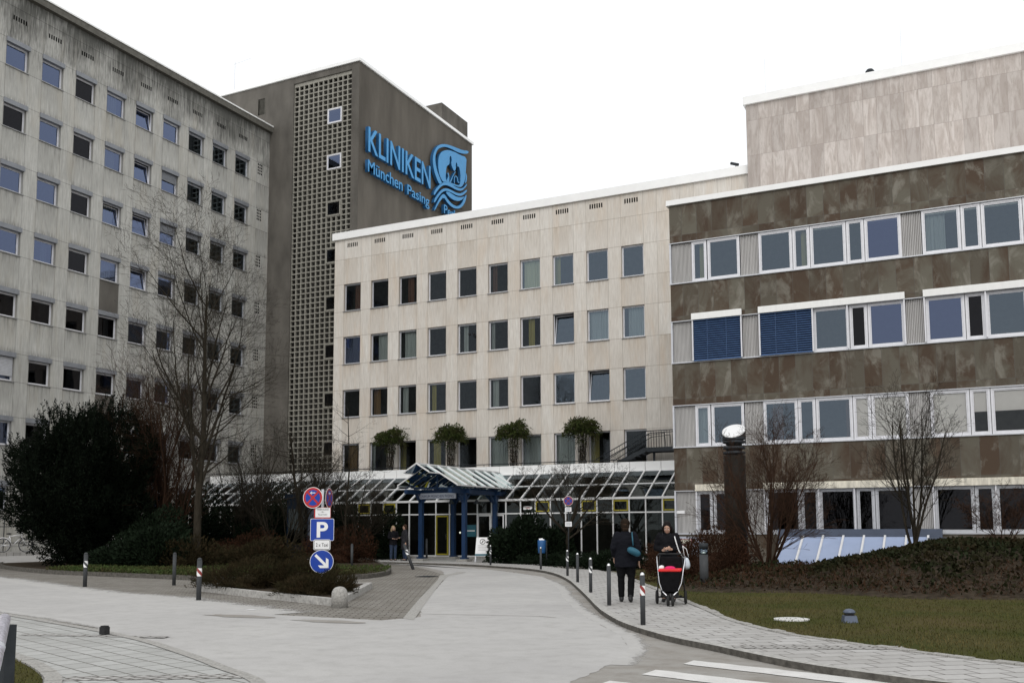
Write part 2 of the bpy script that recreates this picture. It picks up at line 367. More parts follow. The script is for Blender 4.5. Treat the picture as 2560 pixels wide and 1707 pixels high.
# ---------------------------------------------------------------- facade + windows
def facade(mb,x0,x1,z0,z1,holes,back=True,m=0,y=0):
    """wall sheet in the plane y, outward -y, holes=(xa,xb,za,zb,depth)"""
    zs=sorted({z0,z1}|{h[2] for h in holes}|{h[3] for h in holes})
    for za,zb in zip(zs,zs[1:]):
        if zb-za<1e-5: continue
        zc=(za+zb)/2
        row=sorted([(h[0],h[1]) for h in holes if h[2]<zc<h[3]])
        x=x0
        for a,b in row:
            if a-x>1e-5: mb.quad((x,y,za),(a,y,za),(a,y,zb),(x,y,zb),m)
            x=max(x,b)
        if x1-x>1e-5: mb.quad((x,y,za),(x1,y,za),(x1,y,zb),(x,y,zb),m)
    for a,b,za,zb,d in holes:
        mb.quad((a,y,za),(a,y+d,za),(a,y+d,zb),(a,y,zb),m); mb.quad((b,y+d,za),(b,y,za),(b,y,zb),(b,y+d,zb),m)
        mb.quad((a,y,za),(b,y,za),(b,y+d,za),(a,y+d,za),m); mb.quad((a,y+d,zb),(b,y+d,zb),(b,y,zb),(a,y,zb),m)
def shell(mb,x0,x1,z0,z1,dep,m=0,roof=True,y=0):   # sides, back and roof behind a facade
    mb.quad((x0,y+dep,z0),(x0,y,z0),(x0,y,z1),(x0,y+dep,z1),m); mb.quad((x1,y,z0),(x1,y+dep,z0),(x1,y+dep,z1),(x1,y,z1),m)
    mb.quad((x1,y+dep,z0),(x0,y+dep,z0),(x0,y+dep,z1),(x1,y+dep,z1),m)
    if roof: mb.quad((x0,y,z1),(x1,y,z1),(x1,y+dep,z1),(x0,y+dep,z1),m)
CM={}
def cmesh(key,fn,mats,smooth=False):
    if key not in CM:
        mb=MB(); fn(mb); me=mb.mesh(key[0],smooth)
        for m in (mats if isinstance(mats,(list,tuple)) else [mats]): me.materials.append(m)
        CM[key]=me
    return CM[key]
def ring(mb,x0,x1,z0,z1,f,y0,y1,fb=None):
    fb=fb or f
    mb.box(x0,x0+f,y0,y1,z0,z1); mb.box(x1-f,x1,y0,y1,z0,z1); mb.box(x0+f,x1-f,y0,y1,z0,z0+fb); mb.box(x0+f,x1-f,y0,y1,z1-f,z1)
def window(parent,x,z,w,h,frame='alu',glass='glass',dy=.12,f=.055,sill=True,box=0.,tilt=False,curtain=None,blind=0.,blindmat='shutter',rail=False,key='w',sub=None,label=None):
    k=(round(w,3),round(h,3),frame,round(dy,3),f,key)
    hh=h-box
    if tilt:
        fr=link('window',cmesh(('window',)+k+('o',box),lambda mb:ring(mb,0,w,0,hh,f*.75,dy,dy+.07),M[frame]),None,parent,(x,0,z))
        s=link('sash',cmesh(('sash',)+k+(box,),lambda mb:ring(mb,f*.8,w-f*.8,0,hh-f*1.7,f*.8,0,.05),M[frame]),None,fr,(0,dy+.01,f*.8),(-R(9),0,0))
        p=link('pane',cmesh(('pane',)+k+(glass,'t',box),lambda mb:mb.quad((f*1.3,.02,f*.5),(w-f*1.3,.02,f*.5),(w-f*1.3,.02,hh-f*2.2),(f*1.3,.02,hh-f*2.2)),M[glass]),None,fr,(0,dy+.01,f*.8),(-R(9),0,0))
    else:
        def fm(mb):
            ring(mb,0,w,0,hh,f,dy,dy+.07); ring(mb,f+.004,w-f-.004,f+.004,hh-f-.004,f*.45,dy+.018,dy+.06)
        fr=link('window',cmesh(('window',)+k+(box,),fm,M[frame]),None,parent,(x,0,z))
        p=link('pane',cmesh(('pane',)+k+(glass,box),lambda mb:mb.quad((f,dy+.035,f),(w-f,dy+.035,f),(w-f,dy+.035,hh-f),(f,dy+.035,hh-f)),M[glass]),None,fr)
    if sill: link('sill',cmesh(('sill',)+k,lambda mb:mb.box(-.04,w+.04,-.06,dy-.002,-.045,-.002),M['sill']),None,fr)
    if box: link('shutter_box',cmesh(('shutter_box',)+k+(box,),lambda mb:(mb.box(-.04,w+.04,-.09,dy+.06,hh+.003,h+.03)),M['shutter']),None,fr)
    if curtain:
        a,b_,mt=curtain
        def cf(mb):
            n=max(6,int((b_-a)*w/.035)); pr=None
            for i in range(n+1):
                xx=w*(a+(b_-a)*i/n); yy=dy+.22+.03*math.sin(i*1.3)+.012*math.sin(i*2.9)
                if pr: mb.quad((pr[0],pr[1],.02),(xx,yy,.02),(xx,yy,hh-.02),(pr[0],pr[1],hh-.02))
                pr=(xx,yy)
        link('curtain',cmesh(('curtain',)+k+(a,b_,mt,box),cf,M[mt],True),None,fr)
    if blind:
        def bf(mb):
            if blindmat=='blind_w': mb.box(f*.7,w-f*.7,dy+.09,dy+.1,hh*(1-blind),hh-.01); return
            zz=hh-.02
            while zz>hh*(1-blind): mb.box(.03,w-.03,dy-.06,dy-.03,zz-.05,zz); mb.quad((.03,dy-.03,zz-.075),(w-.03,dy-.03,zz-.075),(w-.03,dy-.055,zz-.05),(.03,dy-.055,zz-.05)); zz-=.075
        link('blind',cmesh(('blind',)+k+(blind,blindmat),bf,M[blindmat]),None,fr)
    if label: fr['label']=label
    return fr
def rooms(parent,x0,x1,zs,dep,mat='interior',div=None,y0=.30):
    mb=MB()
    for za,zb in zs:
        mb.quad((x0,y0+dep,za),(x1,y0+dep,za),(x1,y0+dep,zb),(x0,y0+dep,zb)); mb.quad((x0,y0,za),(x1,y0,za),(x1,y0+dep,za),(x0,y0+dep,za))
        mb.quad((x0,y0,zb),(x0,y0+dep,zb),(x1,y0+dep,zb),(x1,y0,zb))
        xs=[x0,x1]
        if div:
            x=x0+div[0]
            while x<x1-.2: xs.append(x); x+=div[1]
        for x in xs: mb.box(x-.04,x+.04,y0,y0+dep,za,zb)
    return build('interior',mb,M[mat],parent)

# ---------------------------------------------------------------- people
def skin(name,nodes,edges,mat,parent,sub=1):
    me=bpy.data.meshes.new(name); ks=list(nodes); me.from_pydata([nodes[k][0] for k in ks],[(ks.index(a),ks.index(b_)) for a,b_ in edges],[])
    o=bpy.data.objects.new(name,me); COL.objects.link(o); md=o.modifiers.new('s','SKIN'); md.use_smooth_shade=True
    sv=me.skin_vertices[0].data
    for i,k in enumerate(ks): r=nodes[k][1]; sv[i].radius=(r,r) if not isinstance(r,tuple) else r
    for i in range(len(ks)): sv[i].use_root=False
    sv[0].use_root=True
    if sub: md=o.modifiers.new('u','SUBSURF'); md.levels=sub; md.render_levels=sub
    dg=bpy.context.evaluated_depsgraph_get(); nm=bpy.data.meshes.new_from_object(o.evaluated_get(dg)); bpy.data.objects.remove(o)
    nm.name=name; nm.materials.clear(); nm.materials.append(M[mat])
    for p in nm.polygons: p.use_smooth=True; p.material_index=0
    return link(name,nm,None,parent)
def lerp(a,b_,t): return tuple(a[i]+(b_[i]-a[i])*t for i in range(3))
def remesh(name,mb,mat,parent,vox=.012,sm=6,folds=0.):
    me=mb.mesh(name); o=bpy.data.objects.new(name,me); COL.objects.link(o)
    md=o.modifiers.new('r','REMESH'); md.mode='VOXEL'; md.voxel_size=vox; md.use_smooth_shade=True
    if sm: ms=o.modifiers.new('s','SMOOTH'); ms.iterations=sm; ms.factor=.5
    dg=bpy.context.evaluated_depsgraph_get(); nm=bpy.data.meshes.new_from_object(o.evaluated_get(dg)); bpy.data.objects.remove(o)
    if folds:
        for v in nm.vertices:
            c=v.co; k=folds*(math.sin(c.z*55+c.x*18+math.sin(c.y*30)*1.3)+.6*math.sin(c.z*95-c.x*40+c.y*25)); n=v.normal; v.co=c+n*k
    nm.name=name; nm.materials.clear(); nm.materials.append(M[mat])
    for p in nm.polygons: p.use_smooth=True; p.material_index=0
    return link(name,nm,None,parent)
def loft(mb,secs,n=20):      # secs: (x,y,z,rx,ry)
    base=len(mb.v)
    for (x,y,z,rx,ry) in secs:
        for k in range(n): t=2*math.pi*k/n; mb.v.append((x+rx*math.cos(t),y+ry*math.sin(t),z))
    for i in range(len(secs)-1):
        for k in range(n):
            a=base+i*n+k;b_=base+i*n+(k+1)%n; f=(a,b_,b_+n,a+n); mb.f.append(f if secs[-1][2]>secs[0][2] else f[::-1]); mb.m.append(0)
    lo=tuple(base+k for k in range(n)); hi=tuple(base+(len(secs)-1)*n+k for k in range(n)); up_=secs[-1][2]>secs[0][2]
    mb.f.append(lo[::-1] if up_ else lo); mb.m.append(0); mb.f.append(hi if up_ else hi[::-1]); mb.m.append(0)
def fingers(mb,wr,fd,th):
    """palm from the wrist along fd, four curled fingers of different length and a thumb leaving the side of the palm"""
    w=Vector(wr); f=Vector(fd).normalized(); t=Vector(th); t=(t-f*t.dot(f)).normalized(); nrm=f.cross(t)
    for o in (-.024,-.008,.008,.024): mb.tube([tuple(w+t*o*.6),tuple(w+f*.085+t*o)],[.014,.014],8)
    for i,(o,l) in enumerate(((.028,.068),(.010,.078),(-.010,.073),(-.028,.058))):
        b0=w+f*.08+t*o; a=b0+f*l*.45+nrm*.006; c=b0+f*l*.82+nrm*.026; mb.tube([tuple(b0),tuple(a),tuple(c)],[.0105,.0098,.0085],8); mb.ball(tuple(c),.0085,6)
    b0=w+f*.03+t*.028; a=b0+f*.028+t*.022; c=a+f*.030+t*.006+nrm*.012; mb.tube([tuple(b0),tuple(a),tuple(c)],[.013,.012,.0098],8); mb.ball(tuple(c),.0098,6)
def lp(a,b_,t): return tuple(a[i]+(b_[i]-a[i])*t for i in range(3))
def person(label,loc,rz,pose,coat,legs,shoe='black',hair='hair_b',hairlen=0,hat=None,scale=1.,coatlen=.80,bulk=1.,face=True,group=None,hood=False):
    """local frame: the person faces -Y; pose holds joint positions"""
    t=thing('person',label,'person',loc,rz,group); t.scale=(scale,)*3; b_=bulk
    J=dict(pel=(0,0,.93),wai=(0,0,1.08),che=(0,0,1.27),nec=(0,.01,1.42),hd=(0,-.015,1.565),
      ls=(-.165,0,1.37),le=(-.22,.03,1.10),lw=(-.23,-.03,.86),rs=(.165,0,1.37),re=(.22,.03,1.10),rw=(.23,-.03,.86),
      lh=(-.09,0,.90),lk=(-.10,-.02,.50),la=(-.10,.02,.09),lt=(-.11,-.15,.03),rh=(.09,0,.90),rk=(.10,-.02,.50),ra=(.10,.02,.09),rt=(.11,-.15,.03),
      lf=(0,-.1,-1),rf=(0,-.1,-1),lth=(.3,-1,0),rth=(-.3,-1,0))
    J.update(pose); hd=Vector(J['hd']); fwd=Vector(J.get('look',(0,-1,-.1))).normalized(); rt=fwd.cross(Vector((0,0,1))).normalized(); up=rt.cross(fwd)
    P=lambda f_,u_,r_=0.: tuple(hd+fwd*f_+up*u_+rt*r_)
    mb=MB(); loft(mb,[(*J['pel'][:2],.86,.14,.10),(*J['pel'][:2],.95,.155,.11),(*J['wai'][:2],1.08,.125,.09),(*J['che'][:2],1.27,.15,.10),(J['che'][0],J['che'][1],1.38,.12,.075),(J['nec'][0],J['nec'][1],1.41,.06,.055)])
    mb.tube([J['nec'],lp(J['nec'],tuple(hd),.7)],[.052,.050],12)
    mb.ball(P(-.012,.022),.1,16,0,(.78,.93,.98)); mb.ball(P(.022,-.045),.07,14,0,(.86,.95,.98)); mb.ball(P(.055,-.08),.026,10)
    mb.tube([P(.078,.03),P(.103,-.012)],[.009,.014],8); 
    for q in(-1,1): mb.ball(P(-.01,0,.078*q),.022,8,0,(.5,.8,1.3)); mb.ball(P(.06,-.02,.035*q),.028,8)
    for q in 'lr':
        mb.ball(J[q+'s'],.055,10); mb.tube([J[q+'s'],lp(J[q+'s'],J[q+'e'],.5),J[q+'e'],lp(J[q+'e'],J[q+'w'],.4),J[q+'w']],[.052,.047,.040,.038,.026],12); mb.ball(J[q+'e'],.041,10)
        mb.tube([J[q+'h'],lp(J[q+'h'],J[q+'k'],.5),J[q+'k'],lp(J[q+'k'],J[q+'a'],.35),J[q+'a']],[.085,.074,.054,.055,.038],12); mb.ball(J[q+'k'],.054,10)
        mb.tube([J[q+'a'],J[q+'t']],[.038,.03],10); fingers(mb,J[q+'w'],J[q+'f'],J[q+'th'])
    remesh('body',mb,'skin',t,.0095 if scale<.99 else .012,1)
    # coat: one lofted torso with sleeves, hem and collar
    px,py=J['pel'][0],J['pel'][1]; cx_,cy__=J['che'][0],J['che'][1]
    mb=MB(); loft(mb,[(px,py,coatlen,.205*b_,.165*b_),(px,py,coatlen+.08,.20*b_,.16*b_),(px,py,.95,.19*b_,.15*b_),(J['wai'][0],J['wai'][1],1.08,.168*b_,.135*b_),(cx_,cy__,1.24,.180*b_,.142*b_),(cx_,cy__,1.34,.178*b_,.125*b_),(cx_,cy__,1.405,.13*b_,.095*b_),(J['nec'][0],J['nec'][1],1.44,.078,.078),(J['nec'][0],J['nec'][1]-.005,1.475,.075,.078)],24)
    if hood: mb.ball((J['nec'][0],J['nec'][1]+.075,1.42),.10,12,0,(1.1,.7,.75))
    for q in 'lr':
        k=b_; mb.ball(J[q+'s'],.078*k,12); mb.tube([J[q+'s'],lp(J[q+'s'],J[q+'e'],.5),J[q+'e'],lp(J[q+'e'],J[q+'w'],.5),lp(J[q+'e'],J[q+'w'],.95)],[.078*k,.073*k,.062*k,.054*k,.046],14); mb.ball(J[q+'e'],.063*k,10)
    remesh('coat',mb,coat,t,.016,5,.0025)
    mb=MB(); loft(mb,[(px,py,.84,.165*b_,.135*b_),(px,py,1.0,.15*b_,.12*b_)])
    for q in 'lr':
        h,k,a=J[q+'h'],J[q+'k'],J[q+'a']; k=(k[0],k[1],k[2]); mb.ball((h[0],h[1],.86),.10*b_,12)
        mb.tube([(h[0],h[1],.88),lp(h,k,.4),lp(h,k,.8),k,lp(k,a,.4),lp(k,a,.8),lp(k,a,.97)],[.105*b_,.10*b_,.080*b_,.074,.074,.066,.064],14)
    remesh('trousers',mb,legs,t,.015,4,.0013)
    for q in 'lr':
        a,o_=Vector(J[q+'a']),Vector(J[q+'t']); mb=MB(); d=(o_-a); d.z=0; d.normalize()
        z=max(.045,min(a.z,o_.z)+.005)
        mb.ball((a.x-d.x*.035,a.y-d.y*.035,max(.05,a.z-.035)),.046,12,0,(.9,.9,1.1)); mb.tube([(a.x-d.x*.03,a.y-d.y*.03,max(.045,a.z-.045)),(a.x+d.x*.10,a.y+d.y*.10,.042),(o_.x,o_.y,.036)],[.043,.044,.036],12); mb.ball((o_.x,o_.y,.036),.036,10); mb.tube([tuple(a+Vector((0,.005,-.03))),tuple(a+Vector((0,.01,.06)))],[.052,.050],12)
        remesh('shoe',mb,shoe,t,.013,3)
    mb=MB(); mb.ball(P(-.030,.040),.108,16,0,(.84,.90,.97)); mb.ball(P(-.058,-.03),.078,14,0,(1.0,.8,1.1))
    if hairlen:
        for x in(-.05,0,.05): mb.tube([P(-.06,.0,x),P(-.075,-.06-hairlen*.4,x*1.25),P(-.05,-.05-hairlen,x*1.3)],[.055,.05,.028],10)
        for q in(-1,1): mb.tube([P(.01,.06,.062*q),P(.005,-.03,.085*q),P(-.005,-.05-hairlen*.8,.09*q)],[.036,.034,.020],10)
    remesh('hair',mb,hair,t,.013,3)
    if hat:
        mb=MB(); mb.ball(P(-.018,.055),.118,16,0,(.87,.93,.92)); mb.ball(P(-.045,-.01),.098,14,0,(.95,.85,.85)); mb.ball(P(-.05,-.075),.075,12,0,(1.05,.85,.8)); remesh('hat',mb,hat,t,.014,3)
    if face:
        for q in(-1,1):
            mb=MB(); mb.ball(P(.074,.016,.031*q),.0095,8); build('eye',mb,[M['white']],t,True)
            mb=MB(); mb.ball(P(.0815,.015,.031*q),.0050,6); build('pupil',mb,[M['black']],t,True)
            mb=MB(); mb.tube([P(.079,.037,.018*q),P(.078,.041,.032*q),P(.070,.036,.046*q)],.0035,5); build('eyebrow',mb,M[hair],t,True)
        mb=MB(); mb.ball(P(.083,-.054),.014,8,0,(1.5,.6,.4)); build('mouth',mb,[M['lips']],t,True)
    return t
W1=person('person in dark quilted coat and brown knit hat walking away with a teal shoulder bag',(-6.62,18.9,.08),R(180+18),dict(lw=(-.27,-.06,.84),le=(-.26,.05,1.10),re=(.25,.06,1.12),rw=(.24,-.12,.92),lk=(-.11,-.05,.50),la=(-.09,.06,.10),lt=(-.10,-.10,.03),rk=(.10,-.04,.50),ra=(.10,-.10,.09),rt=(.12,-.26,.03),look=(0,-1,-.05)),'coat_n','trous',hair='hair_b',hat='wool',scale=.985,coatlen=.72,bulk=1.16)
# W1's bag hangs on the shoulder on the photo's right side
def bagloc(o,p): 
    m=Matrix.Translation(o.location)@Matrix.Rotation(o.rotation_euler.z,4,'Z'); v=m@Vector(p); return (v.x,v.y,v.z)
bg=thing('shoulder_bag','teal shoulder bag on the back of the walking person','bag',bagloc(W1,(-.14,.26,1.02)),W1.rotation_euler.z)
skin('bag_body',{'a':((-.17,.0,-.07),(.10,.07)),'b':((-.03,.02,.02),(.125,.085)),'c':((.11,.0,.07),(.09,.065))},[('a','b'),('b','c')],'teal',bg,2)
mb=MB(); mb.tube([(-.02,-.0,.13),(-.01,-.02,.26),(.0,-.10,.37),(.0,-.26,.40),(.0,-.40,.30)],.014,6); build('strap',mb,M['teal'],bg,True)
W2=person('woman in black hooded coat looking down at a phone behind the pushchair',(-5.86,19.35,.08),R(12),dict(nec=(0,-.01,1.42),hd=(0,-.075,1.545),le=(-.25,.0,1.12),lw=(-.08,-.24,1.08),re=(.25,.0,1.12),rw=(.09,-.24,1.10),lf=(.5,-.6,.1),rf=(-.5,-.6,.1),lth=(0,-.2,1),rth=(0,-.2,1),look=(.0,-.80,-.45)),'coat_b','trous',hair='hair_k',hairlen=.14,scale=.97,coatlen=.74,bulk=1.05,hood=True)
mb=MB(); mb.box(-.035,.035,-.008,.0,-.06,.06); o=build('phone',mb,M['black']); o.location=bagloc(W2,(.0,-.31,1.06)); o.rotation_euler=(R(-50),0,R(12)); tag(o,'dark phone held in both hands by the woman at the pushchair','phone')
A=person('blonde woman in dark jacket and jeans in talk near the entrance',(-25.55,39.4,.02),R(50),dict(le=(-.24,-.02,1.12),lw=(-.10,-.22,1.08),re=(.24,-.0,1.12),rw=(.10,-.20,1.05),lf=(.5,-.8,0),rf=(-.4,-.8,0),look=(.3,-1,-.1)),'coat_b','jeans',hair='hair_l',hairlen=.22,scale=1.0,coatlen=.78)
Bp=person('person in long dark grey coat beside the blonde woman',(-25.05,39.65,.02),R(-40),dict(le=(-.24,-.02,1.12),lw=(-.12,-.22,1.08),lf=(.3,-.8,0),look=(-.4,-1,-.1)),'coat_g','jeans',hair='hair_b',scale=1.03,coatlen=.55,bulk=1.12)
# pushchair, seen from its front
PC=thing('pushchair','three wheeled black pushchair with red rimmed seat and silver frame','pushchair',(-5.60,18.62,.08),R(14))
def wheel(name,x,y,r,w,rzz=0):
    mb=MB(); 
    pts=[(x,y+(r-.028)*math.cos(2*math.pi*k/24),r+(r-.028)*math.sin(2*math.pi*k/24)) for k in range(25)]
    mb.tube(pts,.028,8,0,False); wo=build(name,mb,M['rubber'],PC,True)
    mb=MB(); mb.tube([(x-w*.4,y,r),(x+w*.4,y,r)],r*.62,18); build('rim',mb,M['alu'],wo,True)
wheel('rear_wheel',-.28,.22,.135,.05); wheel('rear_wheel',.28,.22,.135,.05); wheel('front_wheel',-.035,-.38,.11,.045); wheel('front_wheel',.055,-.38,.11,.045)
mb=MB()
for s in(-1,1): mb.tube([(s*.28,.42,.93),(s*.27,.30,.80),(s*.24,.10,.62),(s*.21,-.06,.42),(s*.14,-.24,.27),(s*.06,-.34,.20)],.012,8)
build('front_frame',mb,M['silver'],PC,True)
mb=MB(); mb.tube([(-.28,.22,.135),(.28,.22,.135)],.016,8); 
for s in(-1,1): mb.tube([(s*.27,.22,.15),(s*.24,.12,.60)],.014,8); mb.tube([(s*.20,.22,.16),(s*.05,-.34,.18)],.014,8); mb.tube([(s*.22,.42,.95),(s*.24,.30,.74),(s*.22,.1,.58)],.014,6)
mb.tube([(-.28,.42,.93),(-.24,.46,.98),(.24,.46,.98),(.28,.42,.93)],.016,8); mb.tube([(.01,-.38,.11),(.01,-.36,.24)],.02,8)
build('chassis',mb,M['black'],PC,True)
mb=MB()
sec=[(-.16,-.24,.34,.38),(-.22,-.28,.46,.60),(-.23,-.02,.46,.66),(-.20,.30,.52,.80)]
def hull(mb,a,b_): 
    n=len(mb.v); mb.v+=a+b_
    for i in range(4): mb.f.append((n+i,n+(i+1)%4,n+4+(i+1)%4,n+4+i)); mb.m.append(0)
    mb.f.append((n+3,n+2,n+1,n)); mb.m.append(0); mb.f.append((n+4,n+5,n+6,n+7)); mb.m.append(0)
hull(mb,[(-.15,-.26,.26),(.15,-.26,.26),(.14,.22,.24),(-.14,.22,.24)],[(-.22,-.32,.66),(.22,-.32,.66),(.22,.30,.66),(-.22,.30,.66)])
remesh('seat',mb,'trous',PC,.014,8)
mb=MB(); mb.box(-.15,.15,-.10,.22,.17,.232); build('basket',mb,M['black'],PC)
mb=MB(); mb.box(-.225,.225,-.335,.31,.655,.705); remesh('red_trim',mb,'redf',PC,.012,8)
skin('blanket',{'a':((-.11,-.16,.70),(.08,.05)),'b':((0,-.14,.715),(.09,.055)),'c':((.12,-.16,.705),(.07,.05))},[('a','b'),('b','c')],'pink',PC,2)
skin('pillow',{'a':((-.19,.0,.71),(.055,.05)),'b':((-.16,.16,.73),(.06,.05))},[('a','b')],'white',PC,1)
mb=MB(); mb.box(-.20,.20,.26,.36,.58,.93); remesh('backrest',mb,'trous',PC,.014,14)
cb=thing('carrier_bag','shiny pale carrier bag hanging from the right side of the pushchair handle','bag',(-5.40,19.10,.64),R(14))
skin('bag_body',{'a':((.0,0,.10),(.12,.08)),'b':((.01,0,.24),(.11,.07)),'c':((.0,0,.36),(.05,.03))},[('a','b'),('b','c')],'bagw',cb,1)
mb=MB(); mb.tube([(-.04,0,.36),(-.06,0,.50),(-.07,0,.58)],.006,5); mb.tube([(.04,0,.36),(.0,0,.52),(-.07,0,.58)],.006,5); build('handles',mb,M['white'],cb,True)
sb=thing('strap_bag','thin white bag strap crossing the shoulder of the woman at the pushchair','bag',bagloc(W2,(.2,0,1.0)),R(12))
mb=MB(); mb.tube([(-.05,-.13,.33),(-.02,-.17,.22),(.03,-.17,.05),(.10,-.12,-.08),(.13,-.0,-.12)],.011,6); build('strap',mb,M['white'],sb,True)
mb=MB(); mb.box(.07,.22,-.05,.10,-.26,-.10); build('pouch',mb,M['coat_b'],sb)

# ============ 1 left slab building (facade plane X=-44.56, local x = world Y, outward = +X)
LB=thing('slab_building','long grey weathered stone building on the left with rows of shuttered square windows','building',(-44.56,31.59,0),R(90))
rows=list(range(0,8)); zs=lambda r:25.69-3.3*r
holes=[]; vents=[]
open_w={(4,0),(4,1),(3,2),(4,2),(4,3)}
dark_cols={2,6,7,8}
for r in rows:
    for c in range(-2,9):
        if c==3 and r==99: continue
        holes.append((c*2.145,c*2.145+1.31,zs(r),zs(r)+1.46,.30))
for c in range(-2,9):
    for k in range(6): vents.append((c*2.145+.30+k*.145,c*2.145+.30+k*.145+.085,28.26,28.51,.004))
gv=[]
for r in range(0,8):
    for i in range(3):
        for j in range(4): gv.append((19.40+i*.17,19.40+i*.17+.115,26.33-3.3*r+j*.21,26.33-3.3*r+j*.21+.14,.004))
mb=MB(); facade(mb,-8,20.61,0,29.7,holes+vents+gv); shell(mb,-8,20.61,0,29.7,12)
build('wall',mb,M['left_wall'],LB)
def pits(parent,hl,n,name='vent'):
    for i in range(0,len(hl),n):
        mb=MB()
        x0=min(h[0] for h in hl[i:i+n])-.03; x1=max(h[1] for h in hl[i:i+n])+.03; z0=min(h[2] for h in hl[i:i+n])-.03; z1=max(h[3] for h in hl[i:i+n])+.03
        mb.quad((x0,.12,z0),(x1,.12,z0),(x1,.12,z1),(x0,.12,z1)); mb.quad((x0,.006,z0),(x0,.12,z0),(x0,.12,z1),(x0,.006,z1)); mb.quad((x1,.12,z0),(x1,.006,z0),(x1,.006,z1),(x1,.12,z1)); mb.quad((x0,.006,z0),(x1,.006,z0),(x1,.12,z0),(x0,.12,z0)); mb.quad((x0,.12,z1),(x1,.12,z1),(x1,.006,z1),(x0,.006,z1))
        build(name,mb,M['dark'],parent)
pits(LB,vents,6); pits(LB,gv,12,'vent_grid')
mb=MB(); mb.box(-8.2,20.95,-.28,12,29.704,30.08); build('fascia',mb,M['fascia_dark'],LB)
mb=MB(); mb.box(-8.25,21.0,-.33,12,30.083,30.17); build('roof_edge',mb,M['fascia_white'],LB)
rooms(LB,-7.9,20.5,[(z-.9,z+2.2) for z in [zs(r) for r in rows]],3,'interior',(1.7,2.145))
for r in rows:
    for c in range(-2,9):
        g='glassb'
        if c==2 or (c==0 and r in(1,4)) or (r>=4 and c in(1,2,3)) : g='glassd'
        if c>=6: g='glass'
        kw={}
        if (c,r) in open_w: kw['tilt']=True
        if (c,r) in ((5,1),(5,2)): kw['blind']=.42; g='glassb'
        if (c,r)==(6,2): kw['blind']=.25
        if (c,r) in ((0,5),): kw['blind']=.75; kw['blindmat']='alu'
        if (c,r) in((3,0),(3,1),(3,2),(3,3)): kw['curtain']=(.2,.75,'curtain_cream')
        if (c,r) in((3,4),(1,3)): kw['curtain']=(.5,.8,'curtain')
        window(LB,c*2.145,zs(r),1.31,1.46,'alu_light' if c<6 else 'alu',g,.14,.06,True,.22,key='L',**kw)
mb=MB(); mb.box(3*2.145-.01,3*2.145+1.32,-.012,.0,zs(4)+1.50,zs(3)-.06); o=build('infill_panel',mb,M['tower'],LB); o['label']='dark brown infill panel between two windows'
for q_ in (7,6):
    mb=MB(); mb.box(3*2.145-.01,3*2.145+1.32,-.012,.0,zs(q_)+1.50,zs(q_-1)-.06); build('infill_panel',mb,M['tower'],LB)

# ============ 2 stair tower with breeze block screen
TW=thing('tower_building','dark rendered tower with a pierced block screen, behind the white wing','building',(-49.4,52.2,0))
X0=-49.4
gx0,gx1,gz0,gz1=-42.5-X0,-37.52-X0,3.0,32.95
mb=MB(); facade(mb,0,12.5,0,33.4,[(gx0,gx1,gz0,gz1,.22),(-45.69-X0,-45.08-X0,31.25,32.45,.15)]); 
mb.quad((0,16.2,0),(0,0,0),(0,0,33.4),(0,16.2,33.4)); mb.quad((12.5,16.2,0),(0,16.2,0),(0,16.2,33.4),(12.5,16.2,33.4)); mb.quad((0,0,33.4),(12.5,0,33.4),(12.5,16.2,33.4),(0,16.2,33.4))
build('wall',mb,M['tower'],TW)
mb=MB(); mb.quad((12.5,0,0),(12.5,16.2,0),(12.5,16.2,33.4),(12.5,0,33.4)); build('side_wall',mb,M['tower_side'],TW)
mb=MB(); mb.box(-.12,12.62,-.12,16.32,33.403,33.62); build('coping',mb,M['fascia_white'],TW)
mb=MB(); xa,xb=-45.69-X0,-45.08-X0
for i in range(14): mb.quad((xa,.10,31.25+i*.0857),(xb,.10,31.25+i*.0857),(xb,.04,31.30+i*.0857),(xa,.04,31.30+i*.0857))
mb.box(xa-.04,xa,-.02,.1,31.21,32.49); mb.box(xb,xb+.04,-.02,.1,31.21,32.49)
build('louvre',mb,M['fascia_dark'],TW)
# screen: 12 columns, 9 rows to a storey
cw=(gx1-gx0)/12; ch=3.3/9; wins=[29.43-3.3*k for k in range(9)]
mb=MB()
zt=gz1; nrow=int((gz1-gz0)/ch)
wz=[]
for k in range(9): wz.append((29.43-3.3*k))
zbase=29.43-ch*200
hol=[]
i0=0
nr0=int(math.floor((gz0-29.43)/ch))+1; nr1=int(math.floor((gz1-29.43)/ch))
bt=.078
for rr in range(nr0,nr1):
    za=29.43+rr*ch
    rm=rr%9
    for cc in range(12):
        if cc in(7,8,9) and rm in(0,1,2) and rr<=2: continue
        xx=gx0+cc*cw
        hol.append((xx+bt/2,xx+cw-bt/2,za+bt/2,za+ch-bt/2,.16))
for k in range(9):
    za=29.43-3.3*k
    if za-.0>gz0+.2: hol.append((gx0+7*cw+.02,gx0+10*cw-.02,za+.01,za+3*ch-.01,.26))
facade(mb,gx0,gx1,gz0,gz1,hol,y=.10)
build('block_screen',mb,M['block'],TW)
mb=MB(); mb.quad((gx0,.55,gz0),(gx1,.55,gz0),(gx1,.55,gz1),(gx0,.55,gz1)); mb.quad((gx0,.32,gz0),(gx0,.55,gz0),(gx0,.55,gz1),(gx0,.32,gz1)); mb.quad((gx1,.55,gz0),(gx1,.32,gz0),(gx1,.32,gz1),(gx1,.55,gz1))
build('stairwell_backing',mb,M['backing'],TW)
for k in range(8):
    za=29.43-3.3*k
    w=window(TW,gx0+7*cw+.03,za+.02,3*cw-.06,3*ch-.04,'alu_light' if k<2 else 'block','glassb' if k<2 else 'glassd',.06,.07,False,key='T')
    if k in(0,): pass
